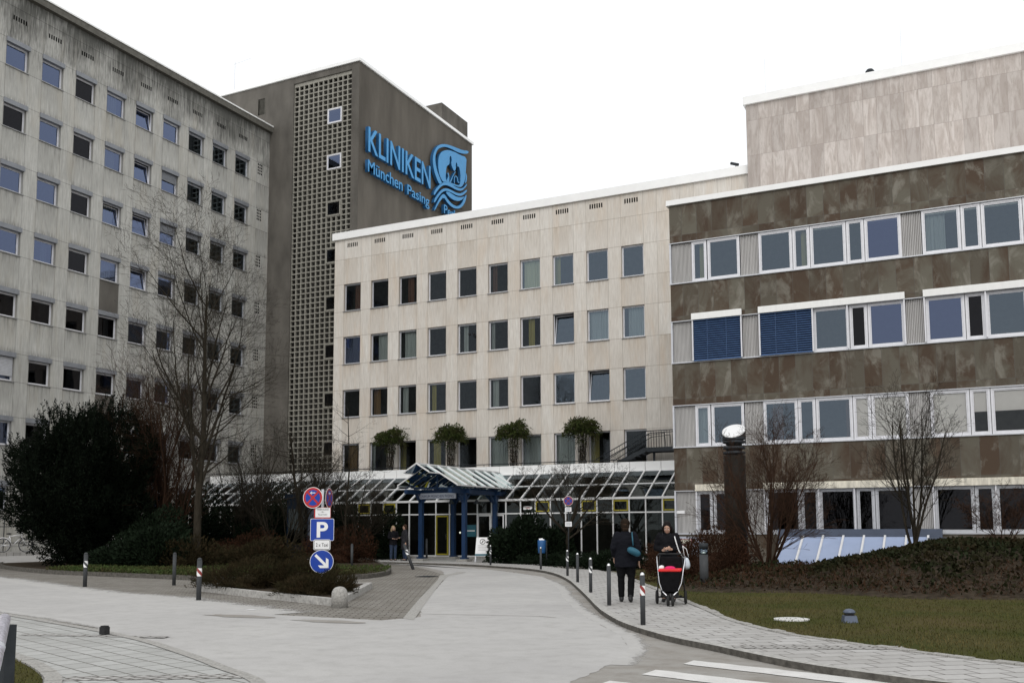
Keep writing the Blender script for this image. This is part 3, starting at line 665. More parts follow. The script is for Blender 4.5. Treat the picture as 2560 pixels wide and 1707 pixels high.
mb=MB(); mb.box(-40.0-X0,-38.3-X0,13.6,18.0,33.4,36.3); build('roof_block',mb,M['tower'],TW)

# ============ 3 white wing (facade Y=48, X -35.6 .. -9.9)
WB=thing('white_wing','four storey pale travertine wing in the centre with small square windows','building',(-35.6,48,0))
wx=lambda c:.72+2.0098*c
wzz=lambda r:14.90-3.3*r
holes=[];v2=[]
for r in range(4):
    for c in range(10):
        holes.append((wx(c),wx(c)+1.24,wzz(r)if r<3 else 4.62,wzz(r)+1.70,.28))
for c in range(10):
    for k in range(6): v2.append((wx(c)+.22+k*.135,wx(c)+.22+k*.135+.08,18.92,19.18,.004))
mb=MB(); facade(mb,0,25.75,3.6,19.45,holes+v2)
mb.quad((0,4.2,0),(0,0,0),(0,0,19.45),(0,4.2,19.45)); mb.quad((0,0,19.45),(25.75,0,19.45),(25.75,14,19.45),(0,14,19.45)); mb.quad((25.75,0,0),(25.75,14,0),(25.75,14,19.45),(25.75,0,19.45))
build('wall',mb,M['white_wall'],WB)
pits(WB,v2,6)
mb=MB(); mb.box(-.12,25.8,-.14,14,19.453,19.9); build('fascia',mb,M['fascia_white'],WB)
rooms(WB,.1,25.6,[(14.1,17.3),(10.8,14.0),(7.5,10.7),(4.4,7.4)],3.2,'interior',(.1,4.02))
cur={(6,0):(.1,.95,'curtain_cream'),(7,0):(.0,.28,'curtain_y'),(0,0):(.5,.8,'curtain_red'),(2,0):(.35,.7,'curtain_red'),(5,0):(.1,.35,'curtain_red'),
 (1,1):(.3,.95,'curtain'),(2,1):(.2,.9,'curtain'),(4,1):(.2,.45,'curtain'),(5,1):(.05,.2,'curtain'),(6,1):(.3,.6,'curtain_y'),(8,1):(0,1,'curtain'),(9,1):(.2,1,'curtain'),
 (1,2):(.05,.45,'curtain_o'),(2,2):(.1,.4,'curtain'),(3,2):(.1,.35,'curtain_y'),(5,2):(.1,.4,'curtain'),
 (0,3):(.2,.75,'curtain_o'),(2,3):(.0,.3,'curtain_y'),(3,3):(.2,.6,'curtain_y'),(5,3):(.05,.95,'curtain'),(6,3):(0,1,'curtain'),(7,3):(0,1,'curtain'),(8,3):(.0,.4,'curtain_y'),(1,3):(.0,.15,'curtain')}
for r in range(4):
    for c in range(10):
        zb=wzz(r) if r<3 else 4.62; h=wzz(r)+1.70-zb
        kw={}
        if (c,r) in((7,1),(8,2)): kw['tilt']=True
        if (c,r) in cur: kw['curtain']=cur[(c,r)]
        g='glassw' if c<=5 or r==3 or (c,r) in((6,2),(6,1)) else 'glass'
        if (c,r) in((0,1),): g='glassb'; kw['curtain']=(0,1,'curtain')
        if (c,r) in((7,2),): g='glass'
        w=window(WB,wx(c),zb,1.24,h,'alu_light' if c>2 else 'alu',g,.13,.05,True,0,key='W',**kw)
for (xx,zz) in ((9.6,12.6),(9.88,12.6)):
    mb=MB(); mb.tube([(xx,0,zz),(xx,-.18,zz)],.02,6); mb.tube([(xx,-.18,zz+.03),(xx+.12,-.26,zz-.03)],[.05,.07],8); build('wall_floodlight',mb,M['black'],WB)

# ============ 4 pinkish wing (upper right)
PB=thing('pink_stone_block','tall windowless block clad in pinkish stone slabs above the slate wing','building',(-9.86,47.6,0))
mb=MB(); facade(mb,0,26,0,22.9,[]); shell(mb,0,26,0,22.9,16); build('wall',mb,M['pink_wall'],PB)
mb=MB(); mb.box(-.12,26,-.14,16,22.903,23.32); build('fascia',mb,M['fascia_white'],PB)
mb=MB(); mb.tube([(5.9,.9,22.9),(5.9,.9,23.74)],.14,12); mb.lathe([(.22,0),(.21,.08),(.14,.17),(.03,.22)],(5.9,.9,23.74),16); build('roof_vent',mb,M['steel_d'],PB,True)
# ============ 5 slate wing (right)
BB=thing('slate_wing','right hand wing with bands of brown slate and strips of aluminium windows','building',(-11.05,37.6,0))
BX=lambda x:x+11.05
STR=[(11.47,13.15),(8.20,9.89),(4.78,6.45),(1.34,3.02)]
mb=MB(); W2=28.; zprev=0
hs=[(0.0+.001,W2,a,b_,.0) for a,b_ in STR]
bands=[(0,1.34),(3.02,4.78),(6.45,8.20),(9.89,11.47),(13.15,14.75)]
for a,b_ in bands: mb.quad((0,0,a),(W2,0,a),(W2,0,b_),(0,0,b_))
for a,b_ in STR:
    mb.quad((0,0,a),(0,.16,a),(W2,.16,a),(W2,0,a)); mb.quad((0,0,b_),(W2,0,b_),(W2,.16,b_),(0,.16,b_))
mb.quad((0,10,0),(0,0,0),(0,0,14.75),(0,10,14.75)); mb.quad((0,0,14.75),(W2,0,14.75),(W2,10,14.75),(0,10,14.75)); mb.quad((W2,0,0),(W2,10,0),(W2,10,14.75),(W2,0,14.75))
for f in range(len(mb.f)): pass
build('wall',mb,M['slate'],BB)
mb=MB(); mb.box(-.1,W2,-.1,10,14.753,14.97); build('coping',mb,M['fascia_white'],BB)
mb=MB()
for a,b_ in STR: mb.box(-.03,W2,-.05,.15,a-.03,a+.012); mb.box(-.03,W2,-.035,.0,b_-.012,b_+.02); mb.box(-.02,.05,-.02,.14,a+.013,b_-.013)
build('edge_trim',mb,M['alu'],BB)
rooms(BB,.1,W2-.1,[(10.8,13.9),(7.4,10.6),(4.0,7.2),(.6,3.8)],3.2,'interior',(2.9,5.94),y0=.3)
def corr(x0,x1,a,b_):
    mb=MB(); n=int((x1-x0)/.055); s=(x1-x0)/n
    for i in range(n):
        x=x0+i*s
        mb.quad((x,.12,a),(x+s*.35,.07,a),(x+s*.35,.07,b_),(x,.12,b_)); mb.quad((x+s*.35,.07,a),(x+s*.65,.07,a),(x+s*.65,.07,b_),(x+s*.35,.07,b_)); mb.quad((x+s*.65,.07,a),(x+s,.12,a),(x+s,.12,b_),(x+s*.65,.07,b_))
    build('corrugated_panel',mb,M['corr'],BB)
P0=5.94
mods=[]   # windows per strip: (x0,x1) in world X for first set, then repeat
first=[(-10.15,-9.54),(-9.50,-8.21)]
second=[(-7.46,-6.17),(-6.15,-5.51),(-5.49,-4.18),(-4.16,-3.53),(-3.51,-2.23)]
sets=[first]+[[(a+P0*k,b_+P0*k) for a,b_ in second] for k in range(4)]
for si,(a,b_) in enumerate(STR):
    for px0,px1 in [(-11.0,-10.17)]+[(-8.19+P0*k,-7.48+P0*k) for k in range(5)]: corr(BX(px0),BX(px1),a+.014,b_-.014)
    for ki,st in enumerate(sets):
        for j,(xa,xb) in enumerate(st):
            nar=(xb-xa)<.8
            kw=dict(frame='alu_light',glass='glass',dy=.03,f=.075,sill=False,key='B')
            if si==0:
                if nar and ki<2 and j in(0,1): kw['curtain']=(.45,.85,'curtain_y')
                if (ki,j) in((1,2),(1,4),(2,0),(2,1),(2,2)): kw['blind']=.1; kw['blindmat']='blind_w'
                if (ki,j)==(2,0): kw['curtain']=(.1,.6,'curtain')
                if (ki,j)==(1,4): kw['glass']='glassb'
            if si==1:
                if (ki,j) in((1,4),(2,0)): kw['glass']='glassb'
                if (ki,j) in((1,3),(2,1)): kw['glass']='glassd'
            if si==2:
                if (ki,j) in((1,3),(1,4),(2,0)): kw['blind']=.97; kw['blindmat']='blind_w'; kw['glass']='glassclear'
                if (ki,j) in((2,1),(2,2)): kw['blind']=.5; kw['blindmat']='blind_w'; kw['glass']='glassclear'
                if (ki,j)==(1,0): kw['curtain']=(.25,.55,'curtain_red')
                if (ki,j)==(1,2): kw['curtain']=(.8,1,'curtain_red')
                if (ki,j)==(0,0): kw['curtain']=(.1,.9,'curtain')
            if si==3: kw['glass']='glassd'; kw['frame']='alu'
            window(BB,BX(xa),a+.016,xb-xa,b_-a-.032,**kw)
# awning boxes and blinds
for si,mt in ((1,'beige_box'),(3,'beige_box_dirty')):
    for xa,xb in [(-10.18,-8.17)]+[(-7.52+P0*k,-2.20+P0*k) for k in range(4)]:
        mb=MB(); z1=STR[si][1]; mb.box(BX(xa),BX(xb),-.17,-.052,z1-.01,z1+.235); mb.box(BX(xa)+.001,BX(xb)-.001,-.16,-.05,z1+.236,z1+.25); build('awning_box',mb,M[mt],BB)
        for xx in [xa+.03,xb-.03]+([xa+2.03,xa+3.3] if xb-xa>3 else []):
            mb=MB(); mb.box(BX(xx)-.025,BX(xx)+.025,-.12,-.055,STR[si][0]+.02,z1-.012)
            build('guide_rail',mb,M['alu_light'],BB)
for xa,xb in ((-10.12,-8.22),(-7.46,-5.50)):
    mb=MB(); z=STR[1][1]-.02
    while z>STR[1][0]+.08:
        mb.quad((BX(xa),-.12,z-.060),(BX(xb),-.12,z-.060),(BX(xb),-.085,z-.012),(BX(xa),-.085,z-.012)); z-=.088
    mb.box(BX(xa),BX(xb),-.12,-.06,z+.0,z+.03)
    for t in (.3,.7): mb.box(BX(xa+(xb-xa)*t)-.008,BX(xa+(xb-xa)*t)+.008,-.125,-.115,z,STR[1][1]-.02)
    vb=build('venetian_blind',mb,M['blueblind'],BB); vb['label']='lowered blue venetian blind'
    mb=MB(); mb.quad((BX(xa),-.056,z),(BX(xb),-.056,z),(BX(xb),-.056,STR[1][1]),(BX(xa),-.056,STR[1][1])); build('backing',mb,M['dark'],vb)
# sign plate on corrugated panel
mb=MB(); mb.box(BX(-11.0),BX(-10.68),.045,.065,2.13,2.25); o=build('name_plate',mb,M['white'],BB)

# roof antennas
def mast(name,label,x,y,z0,z1,r=.02,arms=()):
    mb=MB(); mb.tube([(x,y,z0),(x,y,z1)],r,5)
    for z,l in arms: mb.tube([(x-.1,y,z),(x+l,y,z+.12)],.01,4)
    t=build(name,mb,M['alu']); tag(t,label,'antenna'); return t
mast('antenna','thin television mast with short arm on the roof of the tower',-48.9,53.2,33.62,36.5,.016,((33.9,.35),(36.3,1.6)))
mast('lightning_rod','thin lightning rod at the left end of the pink block roof',-9.02,48.5,23.32,25.6,.006)
mast('lightning_rod','thin lightning rod right of the round vent on the pink block roof',-2.5,48.5,23.32,25.9,.006)
mb=MB(); mb.tube([(-10.85,48.3,20.28),(-10.45,48.2,20.10)],.075,10); mb.tube([(-10.6,48.3,19.85),(-10.6,48.3,20.15)],.025,6); tag(build('roof_camera',mb,M['steel_d']),'small dark camera on the white roof edge beside the pink block','camera')

# ---------------------------------------------------------------- tower sign
SG=thing('clinic_sign','big blue raised letters and emblem mounted high on the dark tower','sign',(-36.6,52.7,25.7))
def text_mesh(s,w,h,ext,font_sx=None,bold=0.):
    cu=bpy.data.curves.new('t','FONT'); cu.body=s; cu.size=1; cu.extrude=ext/2; cu.offset=bold; cu.resolution_u=6
    o=bpy.data.objects.new('t',cu); COL.objects.link(o)
    dg=bpy.context.evaluated_depsgraph_get(); me=bpy.data.meshes.new_from_object(o.evaluated_get(dg)); bpy.data.objects.remove(o)
    xs=[v.co.x for v in me.vertices]; ys=[v.co.y for v in me.vertices]
    kx=w/(max(xs)-min(xs)) if w else 1; x0=min(xs)
    ky=h/(max(ys)-min(ys)) if h else kx
    if not w: kx=ky
    y0=min(ys)
    for v in me.vertices: v.co.x=(v.co.x-x0)*kx; v.co.y=(v.co.y-y0)*ky
    me.update(); return me
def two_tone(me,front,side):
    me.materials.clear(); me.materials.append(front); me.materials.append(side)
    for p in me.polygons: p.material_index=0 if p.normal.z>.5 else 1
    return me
def sign_text(s,y,z,w,h,name='lettering',bold=.0):
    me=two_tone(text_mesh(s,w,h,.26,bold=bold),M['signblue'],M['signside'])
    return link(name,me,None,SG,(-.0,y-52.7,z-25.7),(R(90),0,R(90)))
sign_text('KLINIKEN',52.75,27.15,8.25,1.75,bold=.012)
sign_text('München',52.75,25.72,4.35,.86,bold=.006)
sign_text('Pasing',57.75,25.48,3.1,.98,bold=.006)
sign_text('Perlach',63.07,25.88,3.3,.72,bold=.006)
EM={'ribbon':[(62.4, 27.9), (61.75, 28.42), (61.37, 29.14), (61.33, 29.74), (61.52, 30.26), (61.94, 30.82), (62.48, 31.19), (63.26, 31.5), (64.28, 31.72), (65.08, 31.84), (66.03, 32.0), (67.05, 32.31), (66.99, 32.05), (66.03, 31.7), (65.09, 31.52), (64.39, 31.47), (63.37, 31.32), (62.6, 31.01), (62.05, 30.63), (61.73, 30.11), (61.71, 29.54), (61.96, 28.94), (62.45, 28.43), (62.78, 28.19)],
'shield':[(62.89, 28.31), (62.39, 28.63), (62.17, 29.13), (62.15, 29.75), (62.27, 30.19), (62.6, 30.62), (63.26, 31.01), (63.94, 31.25), (64.74, 31.39), (65.67, 31.46), (66.71, 31.65), (66.63, 30.9), (66.57, 30.33), (66.45, 29.63), (66.04, 29.02), (65.56, 28.75), (64.52, 28.59), (63.72, 28.53), (63.28, 28.46)],
'hole':[(63.28, 28.58), (63.38, 29.54), (63.49, 29.81), (63.88, 30.06), (63.94, 30.38), (63.92, 30.66), (64.05, 30.85), (64.22, 30.77), (64.26, 30.49), (64.15, 30.27), (64.34, 29.99), (64.69, 29.75), (64.97, 30.09), (64.89, 30.41), (65.03, 30.67), (65.18, 30.51), (65.15, 30.32), (65.44, 30.43), (65.68, 30.03), (65.68, 29.14), (65.45, 28.86), (64.52, 28.7), (63.84, 28.65)],
'fig1':[(63.39, 28.56), (63.78, 29.1), (63.58, 29.21), (63.7, 29.36), (63.83, 29.23), (63.89, 29.02), (63.84, 28.62), (63.95, 28.66), (64.69, 29.7), (64.98, 29.91), (64.52, 29.35), (64.12, 28.63), (63.72, 28.65)],
'fig2':[(64.66, 28.75), (64.65, 29.42), (65.21, 29.55), (65.33, 29.09), (65.62, 29.21), (65.56, 29.13), (65.23, 29.0), (65.12, 29.46), (64.75, 29.39), (64.75, 28.75)],
'wave1':[(61.49, 27.04), (62.07, 27.68), (62.72, 28.2), (63.39, 28.48), (64.18, 28.59), (64.98, 28.56), (65.8, 28.71), (66.39, 29.08), (66.75, 29.49), (66.75, 29.25), (65.92, 28.57), (65.1, 28.36), (64.18, 28.33), (63.39, 28.25), (62.73, 27.97), (62.08, 27.39), (61.54, 26.77)],
'wave2':[(61.55, 26.49), (62.19, 27.2), (62.84, 27.75), (63.5, 28.02), (64.29, 28.1), (65.1, 28.13), (65.92, 28.36), (66.76, 28.98), (66.76, 28.77), (65.92, 28.15), (65.1, 27.92), (64.29, 27.9), (63.5, 27.82), (62.84, 27.52), (62.19, 26.92), (61.55, 26.16)],
'bowl':[(63.28, 27.64), (63.73, 27.81), (64.29, 27.81), (65.1, 27.81), (65.92, 28.03), (66.4, 28.3), (66.04, 27.89), (65.33, 27.53), (64.52, 27.39), (63.84, 27.44)],
'tail':[(61.55, 25.65), (62.19, 26.64), (62.73, 27.26), (63.12, 27.44), (63.73, 27.12), (64.41, 26.98), (65.22, 27.05), (65.92, 27.5), (66.28, 28.09), (66.76, 28.6), (66.52, 27.86), (65.92, 27.21), (65.22, 26.87), (64.41, 26.72), (63.62, 26.85), (63.01, 27.18), (62.3, 26.5), (61.66, 25.66)],
'rside':[(66.57, 30.33), (66.78, 30.1), (66.75, 29.73), (66.61, 29.45), (66.45, 29.4), (66.57, 29.85)]}
def shape_mesh(loops,ext,smooth=()):
    cu=bpy.data.curves.new('s','CURVE'); cu.dimensions='2D'; cu.fill_mode='BOTH'; cu.extrude=ext/2
    for l in loops:
        sp=cu.splines.new('POLY'); sp.points.add(len(l)-1)
        for p,(a,b_) in zip(sp.points,l): p.co=(a,b_,0,1)
        sp.use_cyclic_u=True
    o=bpy.data.objects.new('s',cu); COL.objects.link(o)
    dg=bpy.context.evaluated_depsgraph_get(); me=bpy.data.meshes.new_from_object(o.evaluated_get(dg)); bpy.data.objects.remove(o); return me
def chaikin(p,k=2):
    for _ in range(k):
        q=[]
        for i in range(len(p)):
            a=p[i];b_=p[(i+1)%len(p)]; q+=[(a[0]*.75+b_[0]*.25,a[1]*.75+b_[1]*.25),(a[0]*.25+b_[0]*.75,a[1]*.25+b_[1]*.75)]
        p=q
    return p
for nm,ls in (('emblem_ribbon',['ribbon']),('emblem_shield',['shield','hole']),('emblem_figures',['fig1']),('emblem_figures',['fig2']),('emblem_wave',['wave1']),('emblem_wave',['wave2']),('emblem_bowl',['bowl']),('emblem_tail',['tail']),('emblem_ribbon',['rside'])):
    me=shape_mesh([chaikin([(a-52.7,b_-25.7) for a,b_ in EM[k]],1) for k in ls],.24)
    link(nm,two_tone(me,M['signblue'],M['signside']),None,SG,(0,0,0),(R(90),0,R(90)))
mb=MB()
for z in (27.3,28.6,25.95,26.3): mb.tube([(-.2,0,z-25.7),(-.2,14 if z<28 else 8.4,z-25.7)],.025,4)
build('mounting_rail',mb,M['steel_d'],SG)

# ---------------------------------------------------------------- glazed lobby
LO=thing('glazed_lobby','low glazed lobby with sloping glass roof and white parapet panels','building',(-44.4,44,0))
lx=lambda x:x+44.4
mul=[-44.3+.822*k for k in range(0,41)]   # mullion spacing
mul=[m for m in mul if m<-11.1]
off=-21.76-min(mul,key=lambda q:abs(q+21.76)); mul=[m+off for m in mul]; mul=[m for m in mul if -44.35<m<-11.15]
H1,H2=3.0,4.42; Yt=2.5
mb=MB()
for m_ in mul:
    mb.box(lx(m_)-.03,lx(m_)+.03,-.05,.03,.12,H1-.06)
build('mullions',mb,M['whitemetal'],LO)
mb=MB()
for m_ in mul: mb.bar((lx(m_),-.02,H1+.02),(lx(m_),Yt,H2+.02),.065,.08)
build('rafters',mb,M['whitemetal'],LO)
mb=MB(); mb.box(0,33.3,-.06,.04,2.28,2.34); mb.box(0,33.3,-.04,.04,.12,.18); build('transom',mb,M['whitemetal'],LO)
mb=MB(); mb.box(0,33.3,-.10,.08,H1-.06,H1+.05); build('gutter',mb,M['whitemetal'],LO)
mb=MB(); mb.bar((0,1.25,(H1+H2)/2+.02),(33.3,1.25,(H1+H2)/2+.02),.05,.05); mb.bar((0,Yt,H2+.0),(33.3,Yt,H2+.0),.06,.06); build('roof_bar',mb,M['whitemetal'],LO)
mb=MB(); mb.quad((0,0,H1),(33.3,0,H1),(33.3,Yt,H2),(0,Yt,H2)); build('roof_glass',mb,M['glassroof'],LO)
mb=MB(); mb.quad((0,0,.15),(33.3,0,.15),(33.3,0,H1-.06),(0,0,H1-.06)); build('front_glass',mb,M['glasslow'],LO)
mb=MB(); mb.box(0,33.3,-.12,.0,0,.118); build('plinth',mb,M['granite'],LO)
for i,m_ in enumerate(mul[:-1]):
    mb=MB(); mb.box(lx(m_)+.014,lx(m_)+.808,Yt+.03,Yt+.09,H2+.03,4.90); build('parapet_panel',mb,M['fascia_white'],LO)
mb=MB(); mb.box(0,33.3,Yt+.1,Yt+.2,H2+.0,4.88); build('parapet_back',mb,M['sill'],LO)
mb=MB(); mb.box(0,33.3,Yt+.2,3.98,4.40,4.5); mb.box(0,8.7,3.98,8.1,4.40,4.5); build('terrace_deck',mb,M['granite'],LO)
mb=MB(); mb.tube([(0,Yt+.12,5.03),(28.5,Yt+.12,5.03)],.022,6)
for k in range(20): mb.tube([(.5+k*1.5,Yt+.12,4.88),(.5+k*1.5,Yt+.12,5.03)],.015,5)
build('handrail',mb,M['steel_d'],LO)
mb=MB(); mb.quad((0,3.9,0),(33.3,3.9,0),(33.3,3.9,4.4),(0,3.9,4.4)); mb.quad((0,0,.1),(33.3,0,.1),(33.3,3.9,.1),(0,3.9,.1)); mb.box(0,.05,0,3.9,.1,3); mb.box(33.2,33.3,0,3.9,.1,4)
for k in range(14): mb.box(2+k*2.3,2.2+k*2.3,2.6,3.4,.1,3.6)
for k in (3,9,15,24,29): mb.box(k,k+1.6,1.2,1.9,.1,.95)
build('lobby_interior',mb,M['interior_d'],LO)
mb=MB()
for xx in (-40.8,-39.6,-38.4,-37.4):
    n=12
    for i in range(n): mb.quad((lx(xx)+i*.06,.5+.04*(i%2),.2),(lx(xx)+(i+1)*.06,.5+.04*((i+1)%2),.2),(lx(xx)+(i+1)*.06,.5+.04*((i+1)%2),2.7),(lx(xx)+i*.06,.5+.04*(i%2),2.7))
build('lobby_curtain',mb,M['curtain_red'],LO)
def nearest(x): return min(range(len(mul)),key=lambda i:abs(mul[i]-x))
for x in (-19.95,-17.45,-15.64,-13.14,-29.31,-31.1):
    i=nearest(x+.0); a=lx(mul[i])+.04; b_=a+.74
    mb=MB(); ring(mb,a,b_,2.38,2.90,.06,-.09,-.052); build('fanlight_frame',mb,M['yellow'],LO)
i=nearest(-25.98); a=lx(mul[i])+.04
mb=MB(); ring(mb,a,a+.74,.2,2.24,.07,-.1,-.052); d=build('door',mb,M['yellow'],LO); d['label']='narrow yellow framed glass door'
mb=MB(); mb.tube([(a+.62,-.13,1.0),(a+.62,-.13,1.3)],.015,6); build('handle',mb,M['chrome'],d)
i=nearest(-23.39); a=lx(mul[i])+.04
mb=MB(); ring(mb,a+.0,a+.78,.14,2.26,.07,-.14,-.052); ring(mb,a+.80,a+1.55,.14,2.26,.06,-.18,-.145); d=build('sliding_door',mb,M['whitemetal'],LO)
mb=MB(); i=nearest(-24.23); a=lx(mul[i]); mb.box(a+.06,a+.76,-.07,-.052,1.15,1.75); build('window_poster',mb,M['teal_panel'],LO)
mb=MB(); mb.box(a+.08,a+.70,-.075,-.071,1.42,1.48); build('poster_stripe',mb,M['white'],LO)
i=nearest(-20.94); a=lx(mul[i]); mb=MB(); mb.box(a+.18,a+.66,-.07,-.052,2.50,2.66); p=build('notice_plate',mb,M['white'],LO)
link('notice_text',text_mesh('OFFEN',.22,.07,.004),M['red'],LO,(a+.32,-.073,2.545),(R(90),0,0))
i=nearest(-25.98); a=lx(mul[i]); mb=MB(); mb.ball((a+.55,1.6,1.35),.05,8); build('lamp',mb,M['glow'],LO,True)

# ---------------------------------------------------------------- entrance canopy
CA=thing('entrance_canopy','gabled glass canopy on blue steel columns over the main entrance','canopy',(-23.4,40.4,0))
def CB(name,mb,mt,sm=False): return build(name,mb,M[mt],CA,sm,world=True)
for (x,y) in ((-24.6,40.4),(-22.2,40.4),(-24.6,43.6),(-22.2,43.6)):
    mb=MB(); mb.box(x-.28,x+.28,y-.28,y+.28,0,.13); CB('base_block',mb,'granite')
    mb=MB(); mb.box(x-.10,x+.10,y-.10,y+.10,.132,3.22); mb.box(x-.16,x+.16,y-.16,y+.16,.133,.20); CB('column',mb,'navy')
mb=MB()
for x in (-24.6,-22.2): mb.box(x-.09,x+.09,39.0,45.6,3.223,3.42)
for y in (40.4,43.6): mb.box(-24.9,-21.9,y-.07,y+.07,3.25,3.44)
for x,s in ((-24.6,1),(-22.2,-1)):
    for y in (40.4,43.6):
        mb.bar((x,y,2.75),(x+.5*s,y,3.24),.09); mb.bar((x,y-.5,3.24),(x,y,2.75),.09); mb.bar((x,y+.5,3.24),(x,y,2.75),.09)
CB('beam',mb,'navy')
XR,ZR,XE,ZE=-23.4,4.54,1.62,3.58
ys=[37.98+.952*k for k in range(10)]
mb=MB()
for i in range(1,9):        # arched truss webs under the roof
    y=ys[i]
    if i in(2,4,6,8):
        for s in(-1,1):
            mb.bar((XR,y,4.35),(XR+s*1.45,y,3.55),.06,.1); 
        mb.bar((XR-1.3,y,3.5),(XR+1.3,y,3.5),.05,.08); mb.bar((XR,y,3.45),(XR,y,4.35),.05,.05)
for s in(-1,1):
    for i in range(1,8):
        a=ys[i]; 
        n=8; pts=[(XR+s*1.2,a+.06+(ys[i+1]-a-.12)*k/n,3.44+.17*math.sin(math.pi*k/n)) for k in range(n+1)]
        mb.tube(pts,.025,5)
CB('truss',mb,'navy')
mb=MB()
for i,y in enumerate(ys):
    e=1 if 0<i<9 else .42
    for s in (-1,1): mb.bar((XR,y,ZR+.03),(XR+s*XE*e,y,ZR+.03-(ZR-ZE)*e),.055,.06)
mb.bar((XR,ys[0],ZR+.03),(XR,ys[9],ZR+.03),.07,.07)
for s in(-1,1): mb.bar((XR+s*XE,ys[1],ZE),(XR+s*XE,ys[8],ZE),.05,.06); mb.bar((XR+s*XE*.42,ys[0],ZR-(ZR-ZE)*.42),(XR+s*XE*.42,ys[1],ZR-(ZR-ZE)*.42),.05,.05)
CB('glazing_bar',mb,'whitemetal')
mb=MB()
for s in(-1,1):
    a=(XR,ys[1],ZR);b_=(XR,ys[8],ZR);c_=(XR+s*XE,ys[8],ZE);d_=(XR+s*XE,ys[1],ZE)
    mb.quad(*( (d_,c_,b_,a) if s>0 else (a,b_,c_,d_)))
    for q0,q1 in((ys[0],ys[1]),(ys[8],ys[9])):
        a=(XR,q0,ZR);b_=(XR,q1,ZR);c_=(XR+s*XE*.42,q1,ZR-(ZR-ZE)*.42);d_=(XR+s*XE*.42,q0,ZR-(ZR-ZE)*.42)
        mb.quad(*( (d_,c_,b_,a) if s>0 else (a,b_,c_,d_)))
CB('glass_panel',mb,'glasscan')
mb=MB(); mb.box(-24.72,-22.55,40.18,40.24,3.0,3.27); pl=CB('name_board',mb,'cabinet')
link('board_text',text_mesh('KLINIKUM MÜNCHEN PASING',1.95,.17,.01,bold=.0),M['grey_txt'],CA,(-24.61+23.4,40.172-40.4,3.05),(R(90),0,0))
for x,y in ((-23.6,41.6),(-22.5,42.2)):
    mb=MB(); mb.tube([(x,y,3.4),(x,y,2.95)],.012,5); mb.lathe([(.04,.2),(.14,.06),(.16,0)],(x,y,2.78),10); tag(build('hanging_lamp',mb,M['steel_d']),'small dark lamp hanging under the entrance canopy, %s'%('nearer the name board' if y<42 else 'nearer the right columns'),'lamp')

# ---------------------------------------------------------------- outside stair on the terrace
ST=thing('terrace_stair','dark steel stair with railings climbing to a landing beside the slate wing','staircase',(-15.5,47.2,4.5))
mb=MB()
for y in(46.75,47.65):
    mb.bar((-16.75,y,4.85),(-15.2,y,5.52),.06,.22); mb.bar((-15.2,y,5.5),(-11.2,y,5.5),.06,.22)
for k in range(6): mb.box(-16.6+k*.27,-16.32+k*.27,46.78,47.62,4.92+k*.115,4.96+k*.115)
mb.box(-15.2,-11.1,46.78,47.62,5.54,5.6); 
build('steps',mb,M['steel_d'],ST,world=True)
mb=MB(); mb.box(-12.1,-11.95,46.9,47.0,4.5,5.45); mb.box(-14.95,-14.85,47.1,47.2,4.5,5.45); build('landing_post',mb,M['steel_d'],ST,world=True)
for y in(46.72,47.68):
    mb=MB(); mb.tube([(-17.9,y,5.1),(-15.25,y,6.44),(-11.2,y,6.5)],.025,6); mb.tube([(-17.3,y,5.05),(-15.2,y,5.72+.5),(-14.2,y,6.3),(-14.15,y,5.62)],.02,5)
    for k in range(44):
        x=-17.3+k*.14; zt=5.1+(x+17.9)*.5057 if x<-15.25 else 6.46; zb=max(4.6,4.85+(x+16.75)*.43+.1) if x<-15.2 else 5.6
        if zt-zb>.15: mb.tube([(x,y,zb),(x,y,zt)],.009,4)
    build('railing',mb,M['steel_d'],ST,world=True)

# ---------------------------------------------------------------- ground
def sheet(name,pts,z,mat,h=None,label=None,tri=True):
    mb=MB()
    if h: mb.prism(pts,z-h,z)
    else:
        if sum(pts[i][0]*pts[(i+1)%len(pts)][1]-pts[(i+1)%len(pts)][0]*pts[i][1] for i in range(len(pts)))<0: pts=pts[::-1]
        mb.poly([(x,y,z) for x,y in pts])
    o=build(name,mb,M[mat]); o['kind']='structure'; return o
def dens(pts,step=.35,amp=.0,closed=True,seed=1):
    r=random.Random(seed); out=[]; n=len(pts)
    for i in range(n if closed else n-1):
        a=Vector(pts[i]+(0,) if len(pts[i])==2 else pts[i]); b_=Vector(pts[(i+1)%n]+(0,)); L=(b_-a).length; k=max(1,int(L/step))
        nrm=Vector((-(b_-a).y,(b_-a).x,0)).normalized() if L>0 else Vector()
        for j in range(k):
            p=a+(b_-a)*j/k+nrm*amp*(r.random()*2-1); out.append((p.x,p.y))
    return out
def smooth_line(p,k=2):
    for _ in range(k):
        q=[p[0]]
        for i in range(len(p)-1):
            a=p[i];b_=p[i+1]; q+=[(a[0]*.75+b_[0]*.25,a[1]*.75+b_[1]*.25),(a[0]*.25+b_[0]*.75,a[1]*.25+b_[1]*.75)]
        q.append(p[-1]); p=q
    return p
def offset_line(p,d):
    out=[]
    for i in range(len(p)):
        a=Vector(p[max(0,i-1)]);b_=Vector(p[min(len(p)-1,i+1)]); t=(b_-a).normalized(); out.append((p[i][0]-t.y*d,p[i][1]+t.x*d))
    return out
g=MB(); g.quad((-420,-420,0),(420,-420,0),(420,420,0),(-420,420,0)); o=build('ground',g,M['ground']); o['kind']='structure'
